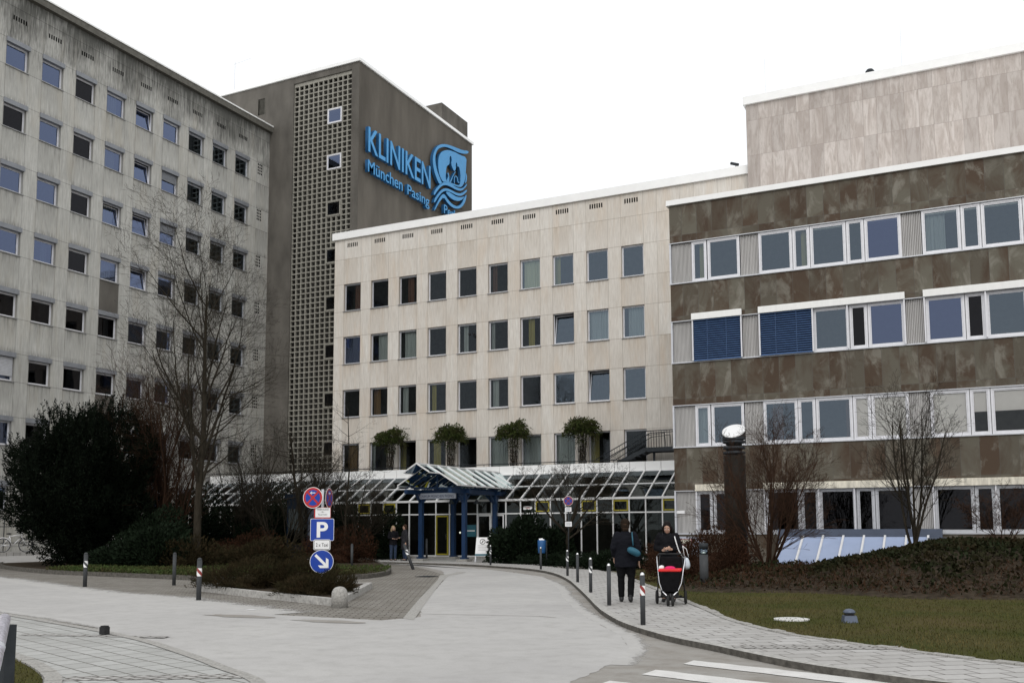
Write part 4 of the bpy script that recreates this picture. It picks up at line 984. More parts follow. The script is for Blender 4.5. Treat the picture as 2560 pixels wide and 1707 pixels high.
# light salted road
right_light=[(-24.5,36.9),(-20.5,35.6),(-17.6,33.3),(-15.2,31.0),(-13.3,29.0),(-11.26,25.69),(-9.96,23.24),(-8.87,20.88),(-8.04,19.25),(-7.22,17.65),(-6.38,16.16),(-5.6,14.9),(-4.9,13.75),(-4.3,12.4),(-4.0,10.8),(-3.9,9.0),(-2.5,5),(0,0),(1,-8)]
left_light=[(-40,-8),(-22,7),(-14,9.0),(-11.6,9.9),(-9.9,9.55),(-10.6,10.0),(-11.9,10.75),(-12.9,11.6),(-15.2,12.4),(-17.0,12.9),(-24,15.0),(-42,18.0)]
left_top=[(-42,26.2),(-33,22.4),(-27.99,20.53),(-23.0,18.42),(-19.44,17.02),(-17.37,16.66),(-14.72,15.51),(-12.02,14.44),(-9.5,14.3),(-9.2,15.1),(-10.42,17.11),(-11.32,18.85),(-13.07,22.24),(-14.92,25.83),(-16.33,28.41),(-18.25,31.49),(-20.49,34.1),(-25,38.2)]
pts=dens(right_light,.12,.03,False,3)+[(1,-8),(-6.2,-8),(-6.3,6.5),(-6.9,7.6),(-8.2,8.6),(-9.3,9.3)]
lo=[(-10.6,10.0),(-11.9,10.75),(-12.9,11.6),(-15.2,12.4),(-17.0,12.9),(-24,15.0),(-42,18.0)]
pts+=dens(lo,.12,.02,False,4)+dens(left_top,.12,.03,False,5)
sheet('road',pts,.006,'road')
# feathered fringe of salt dust along the edges of the road
m,nt,b=base_mat('salt_fringe',.9,0,.25); v=coords(nt); n1=noise(nt,v,2.2,8,.7); n2=noise(nt,v,14.,6,.7)
at=nn(nt,'ShaderNodeAttribute',attribute_name='dust').outputs['Fac']
f=mth(nt,'ADD',mth(nt,'MULTIPLY',n1,.55),mth(nt,'MULTIPLY',n2,.45)); f=mth(nt,'SUBTRACT',mth(nt,'ADD',mth(nt,'MULTIPLY',at,.62),f),.78)
nt.links.new(ramp(nt,f,-.02,.12),b.inputs['Alpha']); nt.links.new(mix(nt,ramp(nt,n1,.35,.65),(.45,.44,.425),(.39,.38,.365)),b.inputs['Base Color']); M['fringe']=m
def fringe(line,d,z=.0068):
    line=dens(line,.25,0,False)+[line[-1]]; inn_=offset_line(line,-d*.02); out=offset_line(line,d); mb=MB(); A=[]
    for i in range(len(line)-1): mb.quad((inn_[i][0],inn_[i][1],z),(inn_[i+1][0],inn_[i+1][1],z),(out[i+1][0],out[i+1][1],z),(out[i][0],out[i][1],z)); A+=[1,1,0,0]
    me=mb.mesh('road_fringe'); at_=me.attributes.new('dust','FLOAT','POINT'); at_.data.foreach_set('value',[float(q) for q in A])
    o=link('road_fringe',me,M['fringe']); o['kind']='structure'
fringe(right_light[:-4],.5); fringe(left_top[:8],1.7); fringe(lo,.55,.0072)
# darker gutter asphalt under it
sheet('road_gutter',[(-26,38.6),(-19.5,36.3),(-17.4,34.9),(-14.6,32.4),(-13.0,30.2),(-11.2,26.9),(-9.5,23.5),(-8.1,20.6),(-6.7,17.7),(-5.5,15.3),(-4.2,13.5),(-2.9,12.4),(-1.4,11.3),(3,10.0),(9,9.5),(9,-9),(-7,-9),(-7.2,7.4),(-9.4,9.5),(-12.5,11.2),(-17,12.6),(-43,17.0),(-43,19.5),(-24,15.5),(-12,13.0),(-9.0,14.6),(-11.2,18.7),(-13.0,22.1),(-16.2,28.4),(-21,34.2)],.003,'road2')
# zebra crossing
for a in ([(-3.23,11.19),(-3.2,11.54),(-.99,10.83),(4.5,9.05),(4.4,8.6),(-1.28,10.50)],[(-3.42,10.22),(-3.38,10.62),(-.9,9.86),(4.0,8.3),(3.9,7.85),(-1.0,9.46)],[(-3.62,9.25),(-3.58,9.68),(-1.0,8.88),(3.5,7.5),(3.4,7.05),(-1.1,8.47)],[(-3.8,8.3),(-3.76,8.75),(-1.2,7.95),(3,6.7),(2.9,6.2),(-1.3,7.5)]):
    sheet('zebra_stripe',dens(a,.2,.015,True,9),.010,'zebra')
# expansion joint
sheet('road_joint',[(-11.0,15.35),(-9.6,15.65),(-7.3,16.10),(-6.9,15.95),(-6.9,15.92),(-7.3,16.07),(-9.6,15.62),(-11.0,15.32)],.010,'road2')
S=.95
kerbR=[(-27,37.8),(-23.5,37.4),(-20.5,36.6),(-18.97,35.87),(-17.4,34.82),(-16.13,33.88),(-14.58,32.35),(-13.01,30.12),(-11.2,26.85),(-9.52,23.42),(-8.11,20.5),(-6.74,17.6),(-6.0,16.2),(-5.4,15.15),(-4.71,14.2),(-4.0,13.35),(-3.3,12.75),(-2.6,12.05),(-1.94,11.45),(-1.2,11.0),(-.5,10.65),(2,9.9),(9,8.6)]
kerbR=smooth_line([(x*S,y*S) for x,y in kerbR],1) if False else smooth_line([(x*.985,y*.985) for x,y in kerbR],1)
inner=offset_line(kerbR,.16)
farR=smooth_line([(x*S,y*S) for x,y in [(-12.4,33.2),(-10.9,31.0),(-9.88,28.59),(-8.72,26.17),(-7.2,23.2),(-5.84,20.4),(-5.05,18.83),(-4.2,17.0),(-3.38,15.69),(-2.79,14.95),(-1.93,14.2),(-0.95,13.5),(-0.13,12.9),(1.2,12.2),(4,11.2),(9.5,10.0)]],1)
back=[(x*S,y*S) for x,y in [(-13.2,34.5),(-14.88,35.3),(-17.57,38.0),(-22,40.2),(-28,41.0)]]
hz=.08
o=sheet('sidewalk',[(x,y) for x,y in inner]+farR[::-1]+back,hz,'paver',h=.09)
mb=MB()
for i in range(len(kerbR)-1):
    a,b_,c_,d_=kerbR[i],kerbR[i+1],inner[i+1],inner[i]
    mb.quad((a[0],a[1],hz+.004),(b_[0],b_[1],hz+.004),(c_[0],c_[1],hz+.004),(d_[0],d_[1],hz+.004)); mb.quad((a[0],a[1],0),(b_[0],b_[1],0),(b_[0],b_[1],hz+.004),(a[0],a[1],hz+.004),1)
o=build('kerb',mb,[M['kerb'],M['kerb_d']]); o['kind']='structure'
# edging setts along lawn
ed=offset_line(farR,.17); mb=MB()
def walk(line,step):
    out=[line[0]]; acc=0
    for a,b_ in zip(line,line[1:]):
        L=math.dist(a,b_); t=step-acc
        while t<=L: out.append((a[0]+(b_[0]-a[0])*t/L,a[1]+(b_[1]-a[1])*t/L)); t+=step
        acc=L-(t-step)
    return out
wa=walk(farR,.27)
for a,b_ in zip(wa,wa[1:]):
    t=Vector((b_[0]-a[0],b_[1]-a[1])).normalized(); n=Vector((-t.y,t.x)); w=.15+U(-.015,.03); h=hz+U(.004,.022)
    A=Vector(a)+t*.008;B=Vector(b_)-t*.008
    mb.prism([tuple(A+n*.012),tuple(B+n*.012),tuple(B+n*w),tuple(A+n*w)],0,h)
o=build('stone_edging',mb,M['granite']); o['kind']='structure'
# sett bands
def band(a,b_,w,z,mat='sett'):
    a=Vector(a);b_=Vector(b_); t=(b_-a).normalized(); n=Vector((-t.y,t.x))*w/2
    sheet('sett_band',[tuple(a-n),tuple(b_-n),tuple(b_+n),tuple(a+n)],z,mat)
band((-2.95,12.45),(-.95,13.2),.36,hz+.005); band((1.6,11.0),(3.2,12.0),.5,hz+.005)
# lawn
lawn=[(x-.02,y) for x,y in ed]+[(22,10),(22,31),(0.7,31),(-1.7,31),(-5,29.5),(-9,33.5),(-11.5,34.5)]
sheet('lawn',lawn,.07,'lawn',h=.06)
# front left pavement (flush) with kerb line
fe=smooth_line([(-42,17.3),(-24,14.6),(-17.05,12.54),(-15.44,12.04),(-13.94,11.53),(-12.63,11.08),(-11.98,10.83),(-10.72,10.31),(-9.36,9.58),(-8.48,9.1),(-7.84,8.7),(-7.19,8.37),(-6.69,8.0),(-6.3,7.4),(-6.0,6.6),(-5.9,5)],1)
sheet('front_pavement',fe+[(-5.9,-9),(-45,-9)],.013,'paverf')
fi=offset_line(fe,-.15); mb=MB()
for i in range(len(fe)-1): mb.quad((fi[i][0],fi[i][1],.022),(fi[i+1][0],fi[i+1][1],.022),(fe[i+1][0],fe[i+1][1],.022),(fe[i][0],fe[i][1],.022)); mb.quad((fe[i+1][0],fe[i+1][1],.022),(fe[i+1][0],fe[i+1][1],0),(fe[i][0],fe[i][1],0),(fe[i][0],fe[i][1],.022)) 
o=build('flush_kerb',mb,M['granite']); o['kind']='structure'
band((-13.2,10.1),(-10.9,10.75),.2,.018); band((-8.9,7.35),(-7.25,8.3),.3,.018)
gl=smooth_line([(-13.5,8.8),(-11.6,8.45),(-10.94,8.2),(-10.14,7.83),(-9.4,7.42),(-8.84,7.05),(-8.0,6.2),(-7.6,5)],1)
sheet('front_lawn',gl+[(-8,-5),(-25,-5),(-25,10)],.03,'lawn')
wa=walk(offset_line(gl,.02),.24); mb=MB()
for a,b_ in zip(wa,wa[1:]):
    t=Vector((b_[0]-a[0],b_[1]-a[1])).normalized(); n=Vector((-t.y,t.x)); A=Vector(a)+t*.008;B=Vector(b_)-t*.008
    mb.prism([tuple(A),tuple(B),tuple(B+n*.17),tuple(A+n*.17)],0,.035+U(0,.008))
o=build('stone_edging',mb,M['granite']); o['kind']='structure'
# cobbled bays: kerb stones of the island beds
def raised_bed(name,pts,top,kw=.16,soil='soil',kmat='kerb'):
    mb=MB(); n=len(pts); ctr=Vector((sum(p[0] for p in pts)/n,sum(p[1] for p in pts)/n))
    area=sum(pts[i][0]*pts[(i+1)%n][1]-pts[(i+1)%n][0]*pts[i][1] for i in range(n))
    if area<0: pts=pts[::-1]
    cl=list(pts)+[pts[0],pts[1]]
    inn=[]
    for i in range(n):
        a=Vector(pts[i-1]);b_=Vector(pts[(i+1)%n]); t=(b_-a).normalized(); inn.append((pts[i][0]-t.y*kw,pts[i][1]+t.x*kw))
    for i in range(n):
        j=(i+1)%n; a,b_,c_,d_=pts[i],pts[j],inn[j],inn[i]
        mb.quad((a[0],a[1],top),(b_[0],b_[1],top),(c_[0],c_[1],top),(d_[0],d_[1],top)); mb.quad((a[0],a[1],0),(b_[0],b_[1],0),(b_[0],b_[1],top),(a[0],a[1],top))
        mb.quad((d_[0],d_[1],top),(c_[0],c_[1],top),(c_[0],c_[1],0),(d_[0],d_[1],0))
    o=build(name+'_kerb',mb,M[kmat]); o['kind']='structure'
    sheet(name,inn,top-.03,soil)
raised_bed('front_bed',dens([(-18.5,19.2),(-15.2,17.75),(-11.95,16.45),(-14.85,21.9),(-18.6,20.9)],.5),.15)
b2=smooth_line([(-38,40.5),(-42,37.5),(-42.5,33.2),(-41.0,30.0),(-37.5,27.3),(-33.98,25.6),(-30.47,24.3),(-27.71,23.8),(-23.78,23.3),(-20.84,22.7),(-18.9,23.0),(-17.9,24.6),(-17.75,26.4),(-18.6,28.6),(-20.2,31.0),(-22.1,33.6),(-25,37.2),(-28,40.6),(-32,42.0),(-38,42)],1)
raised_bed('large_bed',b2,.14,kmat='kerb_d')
sheet('flat_kerb',[(-9.0,14.55),(-9.35,14.75),(-11.55,18.9),(-13.3,22.3),(-15.2,25.95),(-16.6,28.5),(-16.9,29.9),(-17.3,30.9),(-17.0,31.1),(-16.5,29.9),(-16.2,28.45),(-14.9,25.75),(-13.0,22.1),(-11.2,18.7)],.0105,'granite')
if 0: sheet('pavement_strip',[(-20.3,31.2),(-16.4,28.5),(-14.0,30.6),(-17,34.6),(-22,38)],.002,'road2')
# entrance forecourt
sheet('forecourt',[(-28.3,40.8),(-25.2,37.4),(-23.0,36.2),(-17,37.9),(-16.5,43.85),(-31,43.85)],.012,'paver')
# raised pavement along the slab building with ramped lane
sheet('raised_pavement',[(-44.5,10),(-42.7,10),(-42.7,51.5),(-44.5,51.5)],.5,'paver',h=.5)
mb=MB(); mb.quad((-42.71,20,.33),(-38.6,20,.01),(-38.6,36,.01),(-42.71,41,.33)); o=build('side_lane',mb,M['road']); o['kind']='structure'
# dark puddle stains and manhole
mb=MB()
for k in range(9): mb.box(-.24+.06*k,-.205+.06*k,-.24,.24,0,.012)
mb.box(-.27,.30,-.27,-.24,0,.014); mb.box(-.27,.30,.24,.27,0,.014)
o=build('drain_grate',mb,M['steel_d']); o.location=(-16.6,27.6,.011); tag(o,'dark iron drain grate at the far corner of the cobbled bay','drain')
sheet('dirt_patch',[(-12.3+.8*math.cos(t*.5)*(1+.2*math.sin(t*3)),13.9+.22*math.sin(t*.5)*(1+.2*math.cos(t*2))) for t in range(12)],.012,'road2')
sheet('dirt_patch',[(-10.2+.75*math.cos(t*.5)*(1+.2*math.sin(t*3)),13.75+.2*math.sin(t*.5)*(1+.2*math.cos(t*2))) for t in range(12)],.012,'road2')
mb=MB(); mb.lathe([(.29,.0),(.29,.02),(.26,.024),(.02,.024)],(-2.92,16.5,.07),24); t=build('manhole_cover',mb,M['zebra']); tag(t,'pale round concrete manhole cover lying in the right lawn','manhole cover')

# ---------------------------------------------------------------- vegetation
def rv(): 
    while True:
        v=Vector((U(-1,1),U(-1,1),U(-1,1)))
        if .05<v.length<1: return v.normalized()
def grow(tr,tw,p,d,L,r,lev,P):
    """recursive limb; tr collects thick wood, tw collects twigs"""
    n=max(2,int(L/P['seg'])); pts=[p]; rad=[r]; q=p.copy(); dd=d.copy(); kids=[]
    for i in range(n):
        dd=(dd+rv()*(P['wob']*(P.get('w0',1.) if lev==0 else 1.))+Vector((0,0,P['up'][min(lev,len(P['up'])-1)]))).normalized(); q=q+dd*(L/n); pts.append(q.copy()); rr=r*(1-(1-P['taper'])*(i+1)/n); rad.append(max(rr,.0035))
        kids.append((q.copy(),dd.copy(),rr,(i+1)/n))
    mb=tr if r>P['rtw'] else tw
    mb.tube(pts,rad,8 if r>.06 else (5 if r>.02 else 3),0,False)
    if lev>=P['lev']: return
    nb=P['nb'][lev]; 
    for k in range(nb):
        t=P['start'][lev]+(1-P['start'][lev])*(k+U(0,.9))/nb
        q,dv,rr,_=kids[min(n-1,int(t*n))]
        ax=rv(); ax=(ax-dv*ax.dot(dv)).normalized(); a=R(U(*P['ang'][lev]))
        nd=(dv*math.cos(a)+ax*math.sin(a)).normalized()
        if nd.z<P.get('minz',-.2): nd.z=P.get('minz',-.2)+.1; nd.normalize()
        l=L*U(*P['len'][lev])*(1-.45*t if lev==0 else 1-.3*t)
        grow(tr,tw,q,nd,l,min(rr*.75,max(rr*U(.4,.65),.004)),lev+1,P)
def tree(name,label,loc,stems,P,cat='tree',group=None,bark='bark',seed=1):
    random.seed(seed); t=thing(name,label,cat,loc,0,group); tr=MB(); tw=MB()
    for (o,d,L,r) in stems: grow(tr,tw,Vector(o),Vector(d).normalized(),L,r,0,P)
    build('trunk',tr,M[bark],t,True)
    build('crown',tw,M[bark],t,True)
    return t
PB1=dict(seg=.45,wob=.10,w0=.35,up=(.03,.10,.10,.07,.05),taper=.25,rtw=.045,lev=4,nb=(20,10,8,5),start=(.20,.12,.10,.1),ang=((32,58),(30,60),(30,65),(30,60)),len=((.46,.66),(.42,.62),(.4,.6),(.4,.7)))
tree('bare_tree','tall bare deciduous tree with spreading limbs in front of the left building',(-27.9,28.9,.1),[((0,0,0),(.02,0,1),10.9,.17)],PB1,seed=11)
PB2=dict(seg=.35,wob=.10,up=(.05,.07,.05,.04),taper=.4,rtw=.03,lev=3,nb=(9,8,6),start=(.1,.1,.1),ang=((15,40),(20,50),(25,55)),len=((.4,.6),(.4,.6),(.35,.6)))
tree('bare_shrub_tree','dense many stemmed bare bush between the dark yew and the tall bare tree',(-32.6,31.5,.1),[((U(-.6,.6),U(-.6,.6),0),(U(-.35,.35),U(-.35,.35),1),U(6.,8.3),.055) for i in range(17)],PB2,bark='bark_r',seed=21)
tree('bare_shrub_tree','bare twiggy bush in front of the lobby windows between the tall tree and the kiosk',(-30.6,39.5,.1),[((U(-.5,.5),U(-.5,.5),0),(U(-.5,.5),U(-.4,.4),1),U(3.6,5.2),.045) for i in range(9)],PB2,seed=23)
tree('bare_shrub_tree','bare twiggy bush whose branches cross the lobby roof left of the kiosk',(-33.4,38.2,.1),[((U(-.5,.5),U(-.5,.5),0),(U(-.5,.5),U(-.4,.4),1),U(3.8,5.6),.045) for i in range(10)],PB2,seed=24)
tree('bare_shrub_tree','bare twiggy bush behind the traffic signs right of the leaning tree',(-28.3,40.0,.1),[((U(-.4,.4),U(-.4,.4),0),(U(-.6,.6),U(-.4,.4),1),U(2.8,4.2),.04) for i in range(8)],PB2,seed=25)
tree('bare_shrub_tree','lower bare bush with arching stems just right of the tall bare tree',(-29.3,35.5,.1),[((U(-.4,.4),U(-.4,.4),0),(U(-.6,.6),U(-.5,.5),1),U(3.2,4.6),.04) for i in range(8)],PB2,seed=22)
PL=dict(seg=.3,wob=.07,up=(.0,.01,.02,.02),taper=.3,rtw=.03,lev=3,nb=(16,7,4),start=(.42,.1,.1),ang=((65,95),(25,55),(30,60)),len=((.33,.50),(.35,.5),(.3,.5)),minz=-.35)
tree('leaning_tree','young bare tree with a slim leaning trunk beside the dark blue kiosk',(-28.9,36.9,.12),[((0,0,0),(-.10,-.02,1),6.0,.11)],PL,seed=31)
tree('slim_tree','slim bare tree with a thin leader rising in front of the white wing',(-26.2,36.3,.12),[((0,0,0),(.03,0,1),6.9,.06)],dict(PL,nb=(15,5,3),start=(.3,.1,.1),ang=((45,75),(25,55),(30,60)),len=((.22,.36),(.35,.5),(.3,.5))),seed=33)
PR=dict(seg=.25,wob=.12,up=(.02,.05,.05,.04,.03),taper=.45,rtw=.03,lev=4,nb=(6,6,6,4),start=(.25,.15,.1,.1),ang=((25,60),(30,60),(30,60),(30,60)),len=((.6,.85),(.5,.7),(.45,.65),(.4,.6)))
tree('round_headed_tree','small bare tree with a rounded twiggy head in front of the glazed lobby',(-16.6,39.6,.05),[((0,0,0),(.0,0,1),3.3,.10),((0,0,1.2),(.75,.2,1),2.5,.06),((0,0,1.3),(-.85,-.2,1),2.5,.06),((0,0,1.2),(.1,-.7,1),2.3,.05),((0,0,1.5),(-.3,.6,1),2.3,.05)],PR,seed=41)
PM=dict(seg=.25,wob=.07,up=(.02,.04,.04,.03),taper=.35,rtw=.02,lev=3,nb=(9,8,5),start=(.15,.12,.1),ang=((18,45),(22,50),(25,55)),len=((.35,.55),(.4,.6),(.4,.6)))
def stems(n,sp,l0,l1,r,x=.1): return [((U(-x,x),U(-x,x),0),(U(-sp,sp),U(-sp,sp),1),U(l0,l1),r) for i in range(n)]
random.seed(51)
tree('multi_stemmed_shrub','reddish many stemmed bare shrub in front of the tall vent column',(-5.75,28.9,.25),stems(16,.75,2.6,3.9,.032),PM,bark='bark_r',seed=52)
tree('multi_stemmed_tree','dark bare small tree with forking stems on top of the ivy mound',(-1.86,30.6,.95),stems(6,.42,3.2,4.3,.045,.06),PM,seed=53)
tree('multi_stemmed_tree','thin bare branches of a shrub low in front of the right ground floor windows',(.45,30.2,.9),stems(7,.9,1.0,1.7,.018,.2),PM,bark='bark_r',seed=54)

def cloud(mb,n,c,rad,size,up=.3,shell=.55,flat=.0,zmin=0.0,aspect=.45,m=0):
    c=Vector(c)
    for _ in range(n):
        d=rv(); 
        if d.z<-.2: d.z*=-.5; d.normalize()
        k=shell+(1-shell)*rnd()**.5
        lump=1+.16*math.sin(d.x*5+c.x)+.14*math.sin(d.y*6+c.y)+.10*math.sin(d.z*9+d.x*4)
        p=c+Vector((d.x*rad[0],d.y*rad[1],d.z*rad[2]))*k*lump
        if p.z<zmin: continue
        dd=(d+rv()*.8+Vector((0,0,up))).normalized(); u=dd.cross(rv()).normalized()
        s=size*U(.6,1.3); mb.leaf(p,dd,u,s,s*aspect,m)
def lump_core(mb,c,rad,n=20,m=0):
    k=n//2; base=len(mb.v)
    for i in range(k+1):
        th=math.pi*i/k*.62
        for j in range(n):
            ph=2*math.pi*j/n; d=Vector((math.sin(th)*math.cos(ph),math.sin(th)*math.sin(ph),math.cos(th)))
            l=.78*(1+.16*math.sin(d.x*5+c[0])+.14*math.sin(d.y*6+c[1])+.10*math.sin(d.z*9+d.x*4))
            mb.v.append((c[0]+d.x*rad[0]*l,c[1]+d.y*rad[1]*l,max(0.0,c[2]+d.z*rad[2]*l)))
    for i in range(k):
        for j in range(n):
            a=base+i*n+j;b_=base+i*n+(j+1)%n; mb.f.append((a,a+n,b_+n,b_)); mb.m.append(m)
# the big yew
random.seed(61)
Y=thing('yew_bush','huge dark yew bush with feathery upswept tips in the left bed','bush',(-34.55,29.3,.1))
core=MB(); core.ball((0,0,2.9),1.75,24,0,(1,.95,1.25)); 
build('inner_core',core,M['yew'],Y,True)  # solid dark body put in to block the view through the foliage
mb=MB()
for _ in range(9500):
    d=rv(); kk=1-.30*rnd()**1.5
    if d.z<-.97: continue
    lump=1+.15*math.sin(d.x*5)+.12*math.sin(d.y*6)+.12*math.sin(d.z*9+d.x*4)+.10*math.sin(math.atan2(d.y,d.x)*7)
    base=Vector((d.x*3.0,d.y*2.9,3.0+d.z*3.0))*1.0
    fl=1+.10*d.z-.28*max(0,-d.z)**1.5; base=Vector((d.x*2.65*fl*lump*kk,d.y*2.75*fl*lump*kk,max(.08,2.9+d.z*3.25*lump*kk)))
    if base.z<.05: continue
    L=U(.30,.85) if d.z>.1 else U(.25,.5); dir_=(d*.75+Vector((0,0,.75))+rv()*.28).normalized(); pts=[base]; q=base.copy(); side=rv()
    for k in range(4):
        dir_=(dir_+side*.09+Vector((.05,0,.02))).normalized(); q=q+dir_*L/4; pts.append(q.copy())
    mb.tube(pts,[.012,.010,.008,.006,.003],3,0,False)
    for k in range(12):
        t=k/12*4; i=int(t); p=pts[i].lerp(pts[min(4,i+1)],t-i); u=(rv()); ddn=(dir_*.7+u*.8).normalized()
        mb.leaf(p,ddn,ddn.cross(rv()).normalized(),U(.12,.26)*(1-.04*k),.045)
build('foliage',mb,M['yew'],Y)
def shrub(name,label,c,rad,mat,n,size,seed,group=None,up=.3,zb=0,twig=False,aspect=.45,cat='shrub',core=True):
    random.seed(seed); mb=MB(); 
    if core: lump_core(mb,(0,0,rad[2]*.10),(rad[0]*.62,rad[1]*.62,rad[2]*.55),18)
    cloud(mb,int(n*1.3),(0,0,rad[2]*.12),rad,size,up,.45,aspect=aspect)
    o=build(name,mb,M[mat]); o.location=(c[0],c[1],zb); tag(o,label,cat,group); return o
# heath shrubs on the front island
shrub('heath_shrub','brown twiggy shrub filling the left half of the small front bed',(-17.0,19.35),(1.35,1.0,.58),'brownbush',7000,.10,71,zb=.1,up=.7,aspect=.16)
shrub('heath_shrub','brown twiggy shrub around the foot of the traffic sign post in the front bed',(-16.1,20.3),(1.2,1.0,.62),'brownbush',8000,.10,72,zb=.1,up=.7,aspect=.16)
shrub('heath_shrub','brown twiggy shrub at the kerb corner beside the stone ball bollard',(-13.75,18.15),(.85,1.0,.40),'brownbush',6000,.10,73,zb=.1,up=.7,aspect=.16)
# hedge rows behind the ground cover in the large bed
shrub('hedge_shrub','low brownish hedge shrub at the foot of the tall bare tree',(-27.6,27.6),(2.3,1.0,.95),'brownbush',5000,.13,74,zb=.1,up=.5,aspect=.3)
shrub('hedge_shrub','low brownish hedge shrub in the middle of the large bed',(-25.2,29.5),(2.2,1.0,.9),'brownbush',5000,.13,75,zb=.1,up=.5,aspect=.3)
shrub('hedge_shrub','dark low shrub next to the yew in the large bed',(-30.2,27.2),(1.3,.9,.9),'evergreen',3500,.13,76,zb=.1,aspect=.4)
shrub('red_hedge','reddish brown rounded hedge behind the traffic signs',(-25.6,35.2),(1.9,1.3,1.25),'redbush',5500,.12,77,zb=.1,up=.4,aspect=.3)
shrub('red_hedge','low reddish brown hedge in the shade left of the dark blue kiosk',(-29.0,33.2),(1.8,1.1,1.15),'redbush',4500,.12,78,zb=.1,up=.4,aspect=.3)
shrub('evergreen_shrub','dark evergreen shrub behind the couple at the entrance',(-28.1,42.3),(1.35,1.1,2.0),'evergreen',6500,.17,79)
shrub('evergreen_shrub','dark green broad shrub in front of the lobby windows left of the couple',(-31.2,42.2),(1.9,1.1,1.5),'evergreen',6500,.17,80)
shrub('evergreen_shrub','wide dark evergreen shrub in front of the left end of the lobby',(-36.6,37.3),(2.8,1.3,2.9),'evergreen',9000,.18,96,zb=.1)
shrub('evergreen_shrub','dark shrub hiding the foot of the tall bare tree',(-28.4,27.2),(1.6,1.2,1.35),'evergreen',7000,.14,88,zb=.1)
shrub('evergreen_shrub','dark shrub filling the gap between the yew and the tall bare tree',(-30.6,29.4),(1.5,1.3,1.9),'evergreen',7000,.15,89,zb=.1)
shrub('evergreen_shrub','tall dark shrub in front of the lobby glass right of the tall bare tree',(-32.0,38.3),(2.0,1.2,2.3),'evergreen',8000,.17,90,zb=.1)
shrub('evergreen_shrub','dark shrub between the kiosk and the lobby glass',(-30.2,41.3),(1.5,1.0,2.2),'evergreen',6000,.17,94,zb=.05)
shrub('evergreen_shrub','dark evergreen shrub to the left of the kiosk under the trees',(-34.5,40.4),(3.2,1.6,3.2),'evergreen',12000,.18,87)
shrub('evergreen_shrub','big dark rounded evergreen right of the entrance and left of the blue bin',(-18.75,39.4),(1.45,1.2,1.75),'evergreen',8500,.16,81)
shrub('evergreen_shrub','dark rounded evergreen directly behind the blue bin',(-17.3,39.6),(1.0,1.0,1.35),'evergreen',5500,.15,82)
shrub('low_hedge','low dark hedge along the lobby plinth behind the walking person',(-12.6,34.4),(1.9,.8,.62),'evergreen',4500,.11,83,aspect=.4)
shrub('low_hedge','low dark hedge along the lobby plinth below the round headed tree',(-15.9,37.6),(2.0,.8,.45),'evergreen',3500,.11,84,aspect=.4)
shrub('red_hedge','reddish clipped hedge right of the pushchair beside the tall lamp post',(-7.2,27.0),(1.55,1.2,1.2),'redbush',7500,.10,85,zb=.05,up=.4,aspect=.25)
shrub('red_hedge','reddish clipped hedge at the foot of the vent column',(-8.0,30.6),(1.9,1.3,1.2),'redbush',6500,.10,86,zb=.05,up=.4,aspect=.25)
# ivy mound: terrain + leaves
def mh(x,y):
    # height of the mound; foot line from (-5.3,23) to (9,22.5)
    fy=24.0+.35*math.sin(x*1.3)-(x+5)*.02; fy=max(fy,21.9+abs(x+4.1)*.5) if x<-1 else fy
    t=max(0,min(1,(y-fy+1.8)/4.6)); s=t*t*(3-2*t)
    top=.34+max(0,min(1,(x+4.4)/3.4))*.66
    side=max(0,min(1,(x+7.6)/1.6)); bk=max(0,min(1,(34.6-y)/2.2))
    return .07+s*top*side*bk+.05*math.sin(x*3.1)*math.sin(y*2.7)*s
mb=MB(); nx,ny=70,40; X0_,X1_,Y0_,Y1_=-8.0,16.0,21.5,35.5
for i in range(nx+1):
    for j in range(ny+1):
        x=X0_+(X1_-X0_)*i/nx;y=Y0_+(Y1_-Y0_)*j/ny; h=mh(x,y); mb.v.append((x,y,h-.02 if h>.085 else .03))
for i in range(nx):
    for j in range(ny): a=i*(ny+1)+j; mb.f.append((a,a+ny+1,a+ny+2,a+1)); mb.m.append(0)
o=build('mound',mb,M['soil'],None,True); o['kind']='structure'
random.seed(91); mb=MB()
for _ in range(52000):
    x=U(-7.6,11);y=U(21.8,31.8); h=mh(x,y)
    if h<.10+.05*rnd(): continue
    if x<-2 and y>30.5: continue
    t=h; d=(Vector((0,-.35,.6))+rv()*.8).normalized(); low=(h<.50+.2*math.sin(x*2.1)+.12*rnd())
    s=U(.05,.10); u=d.cross(rv()).normalized()
    if low and rnd()<.8: mb.leaf((x,y,h+U(-.02,.05)),(d+rv()*.5).normalized(),u,s*2.0,s*.22,1)
    else: mb.leaf((x,y,h+U(-.02,.12)),d,u,s*1.3,s*.95,0)
o=build('ivy_ground_cover',mb,[M['ivy'],M['deadleaf']]); tag(o,'dark ivy and brown stems covering the mound behind the lawn','ground cover',kind='stuff')
# ground cover in the large bed
def inside(p,poly):
    c=False; j=len(poly)-1
    for i in range(len(poly)):
        a,b_=poly[i],poly[j]
        if (a[1]>p[1])!=(b_[1]>p[1]) and p[0]<(b_[0]-a[0])*(p[1]-a[1])/(b_[1]-a[1])+a[0]: c=not c
        j=i
    return c
random.seed(92); mb=MB(); cnt=0
while cnt<26000:
    x=U(-31,-18.2);y=U(23,30.5)
    if not inside((x,y),b2): cnt+=.2; continue
    if y>26.8+.6*math.sin(x): 
        if rnd()<.75: cnt+=.3; continue
    d=(Vector((0,0,.9))+rv()*.8).normalized(); mb.leaf((x,y,.11+U(0,.13)),d,d.cross(rv()).normalized(),U(.05,.10),.05); cnt+=1
o=build('bed_ground_cover',mb,M['gcover']); tag(o,'low green ground cover plants along the kerb of the large bed','ground cover',kind='stuff')
